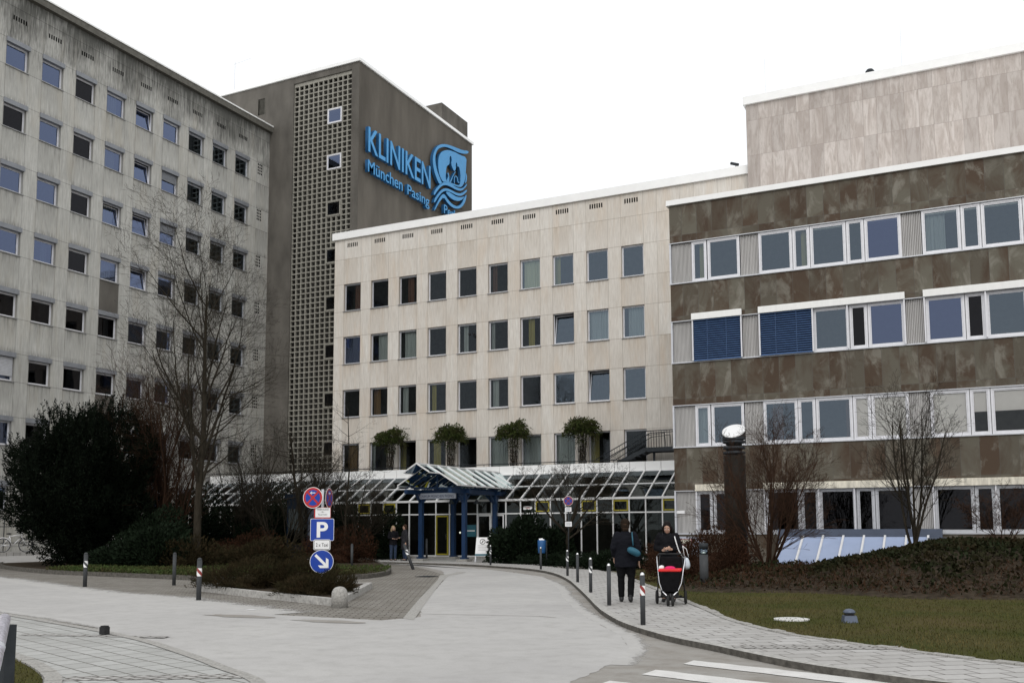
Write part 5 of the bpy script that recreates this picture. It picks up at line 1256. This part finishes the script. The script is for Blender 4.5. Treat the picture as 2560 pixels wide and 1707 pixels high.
# grass
random.seed(93); mb=MB(); cnt=0
fo=lawn
while cnt<60000:
    r_=rnd(); x=U(-9.5,9);y=U(10.5,25.5)
    if rnd()>min(1,(15.5/max(y,12))**2): continue
    if not inside((x,y),fo): cnt+=.1; continue
    a=U(0,6.28); h=U(.025,.06); d=Vector((math.cos(a)*.5,math.sin(a)*.5,1)).normalized(); mb.leaf((x,y,.068),d,Vector((-math.sin(a),math.cos(a),0)),h,.010); cnt+=1
o=build('lawn_grass',mb,M['blade']); tag(o,'short yellowish green winter grass of the right hand lawn','grass',kind='stuff')
mb=MB()
for _ in range(9000):
    x=U(-12.5,-8.5);y=U(6,8.6)
    if inside((x,y),gl+[(-8,-5),(-25,-5),(-25,10)]): a=U(0,6.28); d=Vector((math.cos(a)*.5,math.sin(a)*.5,1)).normalized(); mb.leaf((x,y,.028),d,Vector((-math.sin(a),math.cos(a),0)),U(.02,.05),.009)
o=build('front_grass',mb,M['blade']); tag(o,'small patch of yellowish grass in the bottom left corner','grass',kind='stuff')
# ivy topped trellises on the terrace
for i,(x,lab) in enumerate(((-30.66,'leftmost ivy topped trellis post, in front of the second window from the left'),(-26.65,'ivy topped trellis post behind the ridge of the entrance canopy'),(-22.73,'ivy topped trellis post third from the left on the terrace'),(-18.74,'ivy topped trellis post nearest the outside stair'))):
    random.seed(100+i); t=thing('ivy_trellis',lab,'plant',(x,46.9,4.5),0,'ivy topped trellis posts on the terrace')
    mb=MB()
    for sx in(-.2,-.07,.07,.2): mb.tube([(sx,0,0),(sx*1.0,0,2.3)],.016,5)
    for z in(.3,1.2,2.1): mb.tube([(-.24,0,z),(.24,0,z)],.014,5)
    build('trellis',mb,M['steel_d'],t)
    mb=MB(); 
    for _ in range(70):
        p=Vector((U(-.2,.2),U(-.08,.08),U(.0,.3))); pts=[p]
        for k in range(6): p=p+Vector((U(-.10,.10),U(-.06,.06),.38)); pts.append(p)
        mb.tube(pts[:U(0,1)>.4 and 7 or 4],.007,3,0,False)
    for _ in range(60):
        a=U(0,6.28); b0=Vector((U(-.2,.2),U(-.1,.1),U(1.8,2.6))); d=Vector((math.cos(a),math.sin(a)*.6,.25)).normalized(); pts=[b0]; q=b0.copy()
        for k in range(4): d=(d+Vector((0,0,-.28))+rv()*.2).normalized(); q=q+d*.24; pts.append(q.copy())
        mb.tube(pts,.006,3,0,False)
    build('stems',mb,M['bark'],t)
    mb=MB(); cloud(mb,2600,(0,0,2.0),(.92,.65,.74),.11,.1,.25,aspect=.6); cloud(mb,500,(.3*(-1)**i,0,2.5),(.4,.3,.4),.10,.2,.2,aspect=.6); cloud(mb,500,(-.45*(-1)**i,.05,2.35),(.45,.3,.35),.10,.2,.2,aspect=.6)
    cloud(mb,350,(0,0,1.4),(.35,.25,.8),.08,-.3,.2,zmin=.9,aspect=.6)
    for _ in range(46):
        a=U(0,6.28); q=Vector((math.cos(a)*.45,math.sin(a)*.35,2.25+U(-.15,.35))); d=Vector((math.cos(a),math.sin(a)*.7,U(-.1,.9))).normalized()
        for k in range(9):
            d=(d+Vector((0,0,-.16))+rv()*.15).normalized(); q=q+d*.085
            for _2 in range(2): u=rv(); mb.leaf(q,(d+u).normalized(),u.cross(d).normalized(),U(.06,.11),.06)
    build('foliage',mb,M['ivytop'],t)

# ---------------------------------------------------------------- street furniture
def bollard(label,x,y,z,h=.82,stripe=None,ball=True,r=.040,lean=0.,group='slim steel bollards'):
    t=thing('bollard',label,'bollard',(x,y,z),0,group)
    mb=MB(); mb.lathe([(r,0),(r,h)],(0,0,0),16); build('post',mb,M['bollard'],t,True)
    mb=MB(); mb.lathe([(r*.9,h+.001),(r*.98,h+.015),(r*.8,h+.035),(r*.45,h+.05),(.003,h+.055)],(0,0,0),16); build('cap',mb,M['chrome' if ball else 'bollard'],t,True)
    if stripe:
        mb=MB(); n=40; z0,z1=h*.60,h*.80; NQ=20
        for k in range(n):
            a0=2*math.pi*k/n; a1=2*math.pi*(k+1)/n
            for q in range(NQ):
                za=z0+(z1-z0)*q/NQ; zb=z0+(z1-z0)*(q+1)/NQ
                ph=(a0/(2*math.pi)*2.0+q/NQ*1.0)%1
                mi=1 if ph<.5 and stripe==2 else 0
                if stripe==1 and ph<.5: continue
                rr=r+.002
                mb.quad((rr*math.cos(a0),rr*math.sin(a0),za),(rr*math.cos(a1),rr*math.sin(a1),za),(rr*math.cos(a1),rr*math.sin(a1),zb),(rr*math.cos(a0),rr*math.sin(a0),zb),mi)
        build('reflective_band',mb,[M['white'],M['darkred']],t)
    if lean: t.rotation_euler=(0,-lean,0)
    return t
Sx=lambda p:(p[0]*.95,p[1]*.95)
bl=[((-19.21,37.3),1,'steel bollard in front of the folding notice board'),((-15.37,34.07),0,'plain steel bollard just right of the blue bin'),((-12.53,29.93),1,'banded steel bollard in front of the no stopping sign on its own post'),((-10.79,26.54),0,'plain steel bollard third back along the curved kerb'),((-8.81,22.52),1,'banded steel bollard second back from the walking person'),((-7.01,18.95),0,'plain steel bollard directly left of the walking person'),((-5.12,15.43),2,'nearest steel bollard with red and white band on the right pavement')]
for p,s,l in bl: x,y=Sx(p); bollard(l,x,y,.08,.76,s or None)
bollard('dark bollard with white band on the cobbles in front of the yew',-22.76,19.32,.0,.90,1,False,.055,group=None)
bollard('plain dark bollard on the cobbles before the green ground cover',-20.9,20.8,.0,.88,None,False,.05,group=None)
bollard('bollard with red and white band at the left tip of the front bed',-15.98,16.66,.0,.90,2,False,.055,group=None)
bollard('plain dark bollard between the large bed and the red hedge',-22.2,31.3,.1,.85,None,False,.05,group=None)
bollard('leaning dark bollard knocked askew beside the couple',-19.95,32.2,.0,1.02,1,False,.06,lean=R(24),group=None)
bollard('thin dark post behind the left canopy column',-25.0,41.6,.02,1.0,None,False,.055,group=None)
mb=MB(); mb.lathe([(.168,0),(.165,.26),(.155,.32),(.13,.37),(.09,.405),(.045,.42),(.004,.425)],(-11.85,16.3,0),24); tag(build('stone_bollard',mb,M['granite'],None,True),'round topped pale stone bollard at the corner of the front bed','bollard')
# lamp bollards
def lampb(label,x,y,z,h=1.15):
    t=thing('bollard_lamp',label,'lamp',(x,y,z),0)
    mb=MB(); mb.lathe([(.11,0),(.11,h*.74)],(0,0,0),18); build('post',mb,M['bollard'],t,True)
    mb=MB(); mb.lathe([(.08,h*.741),(.05,h*.80),(.03,h*.83)],(0,0,0),14); build('reflector',mb,M['chrome'],t,True)
    mb=MB(); mb.lathe([(.105,h*.745),(.105,h*.87)],(0,0,0),18); build('glass_cylinder',mb,M['glass'],t,True)
    mb=MB(); mb.lathe([(.115,h*.872),(.115,h*.995),(.09,h)],(0,0,0),18); build('cap',mb,M['steel_d'],t,True)
lampb('tall bollard lamp with dark cap on the lawn right of the pushchair',-6.45,24.4,.07,1.12)
lampb('bollard lamp behind the shoulder of the walking person',-12.75,38.0,.05,1.05)
t=thing('lawn_lamp','small squat dark blue garden lamp standing on the right lawn','lamp',(-2.0,16.45,.07),.35); t.scale=(.64,.64,.64)
mb=MB(); 
for z0,z1,w0,w1 in ((0,.17,.17,.145),):
    mb.v+=[(-w0,-w0,z0),(w0,-w0,z0),(w0,w0,z0),(-w0,w0,z0),(-w1,-w1,z1),(w1,-w1,z1),(w1,w1,z1),(-w1,w1,z1)]
    for f in ((0,3,2,1),(4,5,6,7),(0,1,5,4),(1,2,6,5),(2,3,7,6),(3,0,4,7)): mb.f.append(f); mb.m.append(0)
build('base',mb,M['bluegrey'],t); mb=MB(); mb.box(-.10,.10,-.10,.10,.171,.23); build('light_slot',mb,M['black'],t)
mb=MB(); mb.lathe([(.15,.231),(.15,.26),(.125,.30),(.07,.33),(.01,.34)],(0,0,0),18); build('hood',mb,M['bluegrey'],t,True)
mb=MB(); mb.box(-.055,.055,-.05,.05,.02,.13); mb.box(-.045,.045,-.04,.04,.131,.15); o=build('drain_block',mb,M['black']); o.location=(-12.05,10.62,0); tag(o,'small black block standing on the kerb of the front pavement','block')
mb=MB(); mb.box(-.09,.09,-.05,.05,0,.003); o=build('paper_scrap',mb,M['white']); o.location=(-13.1,15.1,.012); tag(o,'white paper scrap on the cobbles before the front bed','litter')

# traffic signs
def disc(mb,r,y,n=32,m=0,cx=0,cz=0,th=.004): 
    pts=[(cx+r*math.cos(2*math.pi*k/n),cz+r*math.sin(2*math.pi*k/n)) for k in range(n)]; plate(mb,pts,y,th,m)
def plate(mb,pts,y,th=.004,m=0):   # facing -y
    n=len(pts); mb.poly([(x,y,z) for x,z in pts],m); mb.poly([(x,y+th,z) for x,z in pts[::-1]],m)
    for i in range(n):
        a=pts[i];b_=pts[(i+1)%n]; mb.quad((a[0],y+th,a[1]),(b_[0],y+th,b_[1]),(b_[0],y,b_[1]),(a[0],y,a[1]),m)
def rrect(w,h,r,cx=0,cz=0,n=5):
    p=[]
    for sx,sz,a0 in((1,1,0),(-1,1,90),(-1,-1,180),(1,-1,270)):
        for k in range(n+1): a=R(a0+90*k/n); p.append((cx+sx*(w/2-r)+r*math.cos(a),cz+sz*(h/2-r)+r*math.sin(a)))
    return p
def no_stop(parent,name,x,z,d,rz,y=-.05,arrow=True,dim=False,label=None):
    rr='darkred' if dim else 'red'; bb='pblue'
    root=link(name,None,None,parent,(x,y,z),(0,0,rz)) if False else None
    k=d/2; mb=MB(); disc(mb,k,0,m=0); disc(mb,k*.95,-.003,m=1,th=.002); disc(mb,k*.74,-.006,m=2,th=.002)
    w=k*.16
    for s in(1,-1):
        c=math.cos(R(45)); L=k*.80
        p=[(-L*c-w*c*.6,s*(-L*c)+s*w*c*.6),(-L*c+w*c*.6,s*(-L*c)-s*w*c*.6),(L*c+w*c*.6,s*L*c-s*w*c*.6),(L*c-w*c*.6,s*L*c+s*w*c*.6)]
        if s<0: p=p[::-1]
        plate(mb,p,-.009-(.001 if s<0 else 0),.0015,1)
    if arrow:
        zc=k*.46; plate(mb,[(-k*.10,zc-k*.035),(k*.26,zc-k*.035),(k*.26,zc+k*.035),(-k*.10,zc+k*.035)],-.012,.001,0)
        plate(mb,[(-k*.28,zc),(-k*.08,zc-k*.15),(-k*.08,zc-k*.06),(-k*.16,zc)],-.0125,.001,0); plate(mb,[(-k*.28,zc),(-k*.16,zc),(-k*.08,zc+k*.06),(-k*.08,zc+k*.15)],-.0125,.001,0)
    o=link(name,mb.mesh(name),[M['white'],M[rr],M[bb]],parent,(x,y,z),(0,0,rz)); 
    if label: o['label']=label
    return o
yawc=.4529+.19
TS=thing('traffic_sign_post','post with no stopping discs, blue P sign, 2 x Taxi plate and blue arrow disc','traffic sign',(-14.58,19.3,.1),R(37))
mb=MB(); mb.tube([(0,.03,0),(0,.03,2.46)],.033,12); build('post',mb,M['alu'],TS,True)
no_stop(TS,'no_stopping_disc',-.235,2.25,.52,R(-24),-.03,label='bright red and blue no stopping disc with arrow')
no_stop(TS,'no_stopping_disc',.16,2.24,.50,R(69),-.0,dim=True,label='second no stopping disc seen almost edge on')
mb=MB(); plate(mb,rrect(.40,.27,.01,0,1.88),-.012,.006,1); plate(mb,rrect(.36,.235,.008,.01,1.89),-.016,.003,0); build('white_plate',mb,[M['white'],M['red']],TS)
for i,(s,w) in enumerate((('Anfahrtszone',.27),('- für -',.11),('Feuerwehr',.22))): link('plate_text',text_mesh(s,w,.04,.002),M['black'],TS,(.01-w/2,-.0175,1.945-i*.062),(R(90),0,0))
mb=MB(); plate(mb,rrect(.57,.54,.03,0,1.47),-.016,.006,0); plate(mb,rrect(.55,.52,.025,0,1.47),-.020,.003,1); build('parking_sign',mb,[M['white'],M['pblue']],TS)
link('parking_letter',text_mesh('P',.27,.38,.004,bold=.025),M['white'],TS,(-.13,-.022,1.28),(R(90),0,0))
mb=MB(); plate(mb,rrect(.41,.255,.04,0,1.105),-.024,.005,0); plate(mb,rrect(.385,.23,.035,0,1.105),-.028,.003,1); plate(mb,rrect(.365,.21,.03,0,1.105),-.031,.002,0); build('taxi_plate',mb,[M['white'],M['black']],TS)
link('taxi_text',text_mesh('2 x Taxi',.29,.085,.003),M['black'],TS,(-.145,-.0335,1.06),(R(90),0,0))
mb=MB(); disc(mb,.285,-.016,40,0,0,.695,.006); disc(mb,.273,-.020,40,1,0,.695,.003)
q=.0325
plate(mb,[(-.175,.705+.129),(.115,.705-.161),(.161,.705-.115),(-.129,.705+.175)],-.024,.002,0)
plate(mb,[(.10,.705+.085),(.165,.705+.04),(.165,.705-.165),(.10,.705-.10)],-.0245,.002,0)
plate(mb,[(-.085,.705-.10),(-.04,.705-.165),(.165,.705-.165),(.10,.705-.10)],-.0245,.002,0)
build('direction_disc',mb,[M['white'],M['pblue']],TS)
T2=thing('no_stopping_sign','thin post with small faded no stopping disc and two white plates before the lobby','traffic sign',(-14.55,34.9,.08),R(28))
mb=MB(); mb.tube([(0,.03,0),(0,.03,2.8)],.025,8); build('post',mb,M['steel_d'],T2,True)
no_stop(T2,'no_stopping_disc',0,2.55,.38,0,-.01,False,True)
for z,w,h in((2.22,.24,.17),(1.65,.26,.19)):
    mb=MB(); plate(mb,rrect(w,h,.01,0,z),-.012,.006,0)
    for k in range(3): plate(mb,rrect(w*.7,.012,.004,0,z+.045-.04*k),-.015,.002,1)
    build('white_plate',mb,[M['white'],M['grey_txt']],T2)
# kiosk, bin, folding board, cabinet, vent column, light well
K=thing('information_pillar','tall dark blue information cabinet half hidden behind the leaning tree','kiosk',(-29.7,38.0,.05),R(30))
mb=MB(); mb.box(-1.05,1.05,-.5,.5,0,.10); build('base',mb,M['granite'],K)
mb=MB(); mb.box(-.85,.85,-.35,.35,.101,3.0); mb.box(-.95,.95,-.42,.42,3.001,3.2); build('body',mb,M['kiosk'],K)
mb=MB(); mb.box(-.78,.1,-.37,-.352,.8,2.5); build('display_window',mb,M['glasslow'],K); mb=MB(); mb.box(.16,.78,-.37,-.352,1.2,2.5); build('panel',mb,M['bluegrey'],K)
t=thing('waste_bin','blue litter bin on a grey post with paper sticking out','waste bin',(-16.6,36.9,.06),R(25))
mb=MB(); mb.tube([(.2,.1,0),(.2,.1,1.0)],.03,8); build('post',mb,M['steel_d'],t,True)
mb=MB(); mb.lathe([(.14,.48),(.155,.5),(.175,1.0),(.165,1.02)],(0,0,0),16); build('container',mb,M['bluebin'],t,True)
mb=MB(); mb.quad((-.1,-.02,1.0),(.05,-.04,1.0),(.04,.03,1.10),(-.12,.03,1.08)); mb.quad((-.0,-.02,1.0),(.12,-.0,1.0),(.1,.05,1.06),(.0,.05,1.07)); build('paper',mb,M['white'],t)
t=thing('folding_notice_board','white folding notice board with a crossed circle pictogram in front of the entrance','sign',(-20.95,39.9,.02),R(22))
mb=MB()
for s in(-1,1): mb.bar((s*.33,-.28,0),(s*.27,0,1.12),.03,.03); mb.bar((s*.33,.28,0),(s*.27,.02,1.12),.03,.03)
build('frame',mb,M['alu'],t)
mb=MB(); mb.v+=[(-.34,-.23,.30),(.34,-.23,.30),(.29,-.03,1.14),(-.29,-.03,1.14),(-.34,-.20,.30),(.34,-.20,.30),(.29,0,1.14),(-.29,0,1.14)]
for f in((0,1,2,3),(7,6,5,4),(0,4,5,1),(2,6,7,3),(0,3,7,4),(1,5,6,2)): mb.f.append(f); mb.m.append(0)
build('panel',mb,M['white'],t)
sl=math.atan2(.20,.84)
mb=MB(); n=24
for k in range(n):
    a0=2*math.pi*k/n;a1=2*math.pi*(k+1)/n; mb.quad((.13*math.cos(a0),.13*math.sin(a0),0),(.105*math.cos(a0),.105*math.sin(a0),0),(.105*math.cos(a1),.105*math.sin(a1),0),(.13*math.cos(a1),.13*math.sin(a1),0)) if False else mb.quad((.105*math.cos(a0),.105*math.sin(a0),0),(.13*math.cos(a0),.13*math.sin(a0),0),(.13*math.cos(a1),.13*math.sin(a1),0),(.105*math.cos(a1),.105*math.sin(a1),0))
mb.quad((-.085,-.07,0),(-.07,-.085,0),(.085,.07,0),(.07,.085,0)); mb.quad((-.01,-.06,.001),(.015,-.06,.001),(.015,.06,.001),(-.01,.06,.001)); mb.quad((-.22,-.19,0),(.22,-.19,0),(.22,-.18,0),(-.22,-.18,0))
for k in range(3): mb.quad((-.2,-.26-.07*k,0),(.2,-.26-.07*k,0),(.2,-.252-.07*k,0),(-.2,-.252-.07*k,0))
link('pictogram',mb.mesh('pictogram'),M['black'],t,(0,-.088,.94),(R(90)-sl,0,0))
mb=MB(); mb.v+=[(-.345,-.246,.30),(.345,-.246,.30),(.335,-.22,.385),(-.335,-.22,.385)]; mb.f.append((0,1,2,3)); mb.m.append(0); build('blue_strip',mb,M['teal_panel'],t)
t=thing('utility_cabinet','grey utility cabinet with two notices against the slate wing','cabinet',(-10.45,37.15,0),0)
mb=MB(); mb.box(-.62,.33,-.35,.38,0,1.22); mb.box(.34,.60,-.3,.38,0,1.18); build('body',mb,M['cabinet'],t)
mb=MB(); mb.box(-.18,.26,-.37,-.352,.94,1.14); mb.box(-.15,.23,-.376,-.371,.96,1.12,1); mb.box(-.18,.26,-.37,-.352,.70,.91); mb.box(-.15,.23,-.376,-.371,.72,.89,2)
for k in range(3): mb.box(-.12,.2,-.379,-.377,.85-.045*k,.862-.045*k,0)
build('notice',mb,[M['darkred'],M['beige_box_dirty'],M['white']],t)
# vent column
VC=thing('vent_column','tall dark round vent column with slanted mirror like top in front of the slate wing','chimney',(-7.55,32.9,0),0)
mb=MB(); mb.lathe([(.37,0),(.37,4.02)],(0,0,0),32); build('shaft',mb,M['darkbrown'],VC,True)
mb=MB()
for z in (4.05,4.22,4.42): mb.lathe([(.27,z-.05),(.27,z),(.37,z+.02),(.38,z+.06),(.37,z+.10),(.27,z+.12)],(0,0,0),32)
build('louvre_ring',mb,M['steel_d'],VC,True)
mb=MB(); n=32; tz=lambda x,y: 4.86+.60*(-.224*x+.975*y)+.14*(.975*x+.224*y)
for k in range(n): a=2*math.pi*k/n; mb.v.append((.375*math.cos(a),.375*math.sin(a),4.56))
for k in range(n): a=2*math.pi*k/n; mb.v.append((.375*math.cos(a),.375*math.sin(a),tz(.375*math.cos(a),.375*math.sin(a))))
for k in range(n): mb.f.append((k,(k+1)%n,n+(k+1)%n,n+k)); mb.m.append(0)
build('head',mb,M['steel_d'],VC,True)
mb=MB(); top=[(.39*math.cos(2*math.pi*k/n),.39*math.sin(2*math.pi*k/n)) for k in range(n)]
mb.poly([(x,y,tz(x,y)+.03) for x,y in top]); mb.poly([(x,y,tz(x,y)-.01) for x,y in top[::-1]])
for k in range(n): a=top[k];b_=top[(k+1)%n]; mb.quad((a[0],a[1],tz(*a)-.01),(b_[0],b_[1],tz(*b_)-.01),(b_[0],b_[1],tz(*b_)+.03),(a[0],a[1],tz(*a)+.03))
build('slanted_top',mb,M['mirror'],VC)
LW=thing('light_well','slanted pale glazing strips with blue grey box in front of the slate wing ground floor','skylight',(-4,36,0),0)
mb=MB(); mb.box(-6.9,-1.3,36.75,37.55,.2,1.50); mb.box(-1.7,-1.15,35.2,36.749,.0,1.2); build('header_box',mb,M['bluegrey'],LW,world=True)
mb=MB(); mb.quad((-6.7,34.6,.15),(-1.75,34.6,.15),(-1.75,36.74,1.22),(-6.7,36.74,1.22)); build('glazing',mb,M['skyl'],LW,world=True)
for k in range(8):
    x=-6.68+k*.705; mb=MB(); mb.bar((x,34.55,.16),(x,36.74,1.26),.07,.06); build('glazing_bar',mb,M['whitemetal'],LW,world=True)
# front left railing pipe
t=thing('hand_rail','weathered galvanised railing pipe on a dark post at the bottom left edge','railing',(-5.8,4.3,0),0)
mb=MB(); mb.tube([(-5.74,4.26,1.02),(-5.69,4.22,1.03),(-4.95,3.62,.86),(-4.1,2.95,.82),(-2.0,1.3,.8)],[.030,.036,.038,.038,.038],16); build('pipe',mb,M['galv'],t,True,world=True)
mb=MB(); mb.tube([(-5.2,3.82,.92),(-5.15,3.78,.915)],.043,16); build('pipe_joint',mb,M['alu'],t,True,world=True)
mb=MB(); mb.box(-5.80,-5.755,4.28,4.36,0,.98); build('post',mb,M['steel_d'],t,world=True)
# railing + bicycle by the slab building
t=thing('railing','grey steel railing round the light well by the left building','railing',(-43.6,32,.5),0)
mb=MB()
for z in (1.75,2.15,.95): mb.tube([(-43.5,26,z),(-43.5,33.9,z)],.022,5)
for y in (27,29.5,32,33.6): mb.tube([(-43.5,y,.5),(-43.5,y,2.15)],.025,5)
build('rails',mb,M['steel_d'],t,world=True)
bk=thing('bicycle','bicycle with pale mudguard parked at the railing beside the yew','bicycle',(-42.95,32.2,.5),R(62))
def torus(mb,c,Rr,r,n=28,k=6,axis='x'):
    pts=[]
    for i in range(n+1):
        a=2*math.pi*i/n
        p={'x':(c[0],c[1]+Rr*math.cos(a),c[2]+Rr*math.sin(a)),'y':(c[0]+Rr*math.cos(a),c[1],c[2]+Rr*math.sin(a))}[axis]; pts.append(p)
    mb.tube(pts,r,k,0,False)
for x in(-.52,.52):
    mb=MB(); torus(mb,(x,0,.34),.33,.02,axis='y'); w=build('wheel',mb,M['rubber'],bk,True)
    mb=MB(); torus(mb,(x,0,.34),.305,.008,axis='y'); 
    for k in range(14): a=2*math.pi*k/14; mb.tube([(x,0,.34),(x+.3*math.cos(a),0,.34+.3*math.sin(a))],.003,3)
    build('rim',mb,M['alu'],w)
mb=MB()
for a,b_ in (((-.52,0,.34),(-.12,0,.30)),((-.12,0,.30),(-.25,0,.85)),((-.52,0,.34),(-.22,0,.78)),((-.12,0,.30),(.33,0,.78)),((-.22,0,.78),(.36,0,.86)),((.33,0,.70),(.52,0,.34)),((.33,0,.68),(.30,0,1.02))): mb.tube([a,b_],.017,6)
build('frame',mb,M['silver'],bk,True)
mb=MB(); mb.ball((-.27,0,.90),.12,10,sz=(1.1,.6,.35)); build('saddle',mb,M['black'],bk,True)
mb=MB(); mb.tube([(.15,-.28,1.0),(.3,-.15,1.05),(.3,.15,1.05),(.15,.28,1.0)],.014,6); build('handlebar',mb,M['black'],bk,True)
mb=MB(); mb.tube([(-.52+.37*math.cos(R(a)),0,.34+.37*math.sin(R(a))) for a in range(20,170,15)],.022,5); build('mudguard',mb,M['white'],bk,True)

# ---------------------------------------------------------------- camera, light
F,YAW,PIT,RO,CY=2407.36,-0.4529,0.1003,-0.0041,1076.13
cy_,sy_=math.cos(YAW),math.sin(YAW)
fw=Vector((sy_*math.cos(PIT),cy_*math.cos(PIT),math.sin(PIT))); rt=Vector((cy_,-sy_,0)); up=rt.cross(fw)
r2=rt*math.cos(RO)+up*math.sin(RO); u2=-rt*math.sin(RO)+up*math.cos(RO)
cam=bpy.data.cameras.new('camera'); co=bpy.data.objects.new('camera',cam); COL.objects.link(co)
co.matrix_world=Matrix(((r2.x,u2.x,-fw.x,0),(r2.y,u2.y,-fw.y,0),(r2.z,u2.z,-fw.z,1.6),(0,0,0,1)))
cam.sensor_width=36; cam.lens=36*F/2560; cam.shift_y=(CY-853.5)/2560; cam.clip_end=2000; cam.clip_start=.05
sc.camera=co
SUN_EL,SUN_AZ=R(38),R(158)
w=bpy.data.worlds.new('World'); sc.world=w; w.use_nodes=True; nt=w.node_tree; bgn=nt.nodes['Background']
sky=nt.nodes.new('ShaderNodeTexSky'); sky.sky_type='NISHITA'; sky.sun_disc=False; sky.sun_elevation=SUN_EL; sky.sun_rotation=SUN_AZ; sky.dust_density=4
mx=nt.nodes.new('ShaderNodeMix'); mx.data_type='RGBA'; mx.inputs[0].default_value=.93; nt.links.new(sky.outputs[0],mx.inputs[6]); mx.inputs[7].default_value=(11.2,11.4,11.6,1)
nt.links.new(mx.outputs[2],bgn.inputs[0]); bgn.inputs[1].default_value=.1
sl_=bpy.data.lights.new('sun','SUN'); sl_.energy=1.0; sl_.angle=R(45); sl_.color=(1,.97,.93); so=bpy.data.objects.new('sun',sl_); COL.objects.link(so)
sd=Vector((math.sin(SUN_AZ)*math.cos(SUN_EL),math.cos(SUN_AZ)*math.cos(SUN_EL),math.sin(SUN_EL))); so.rotation_euler=sd.to_track_quat('Z','Y').to_euler()
vs=sc.view_settings; vs.view_transform='Standard'; vs.look='None'; vs.exposure=0; vs.gamma=1; vs.use_curve_mapping=False
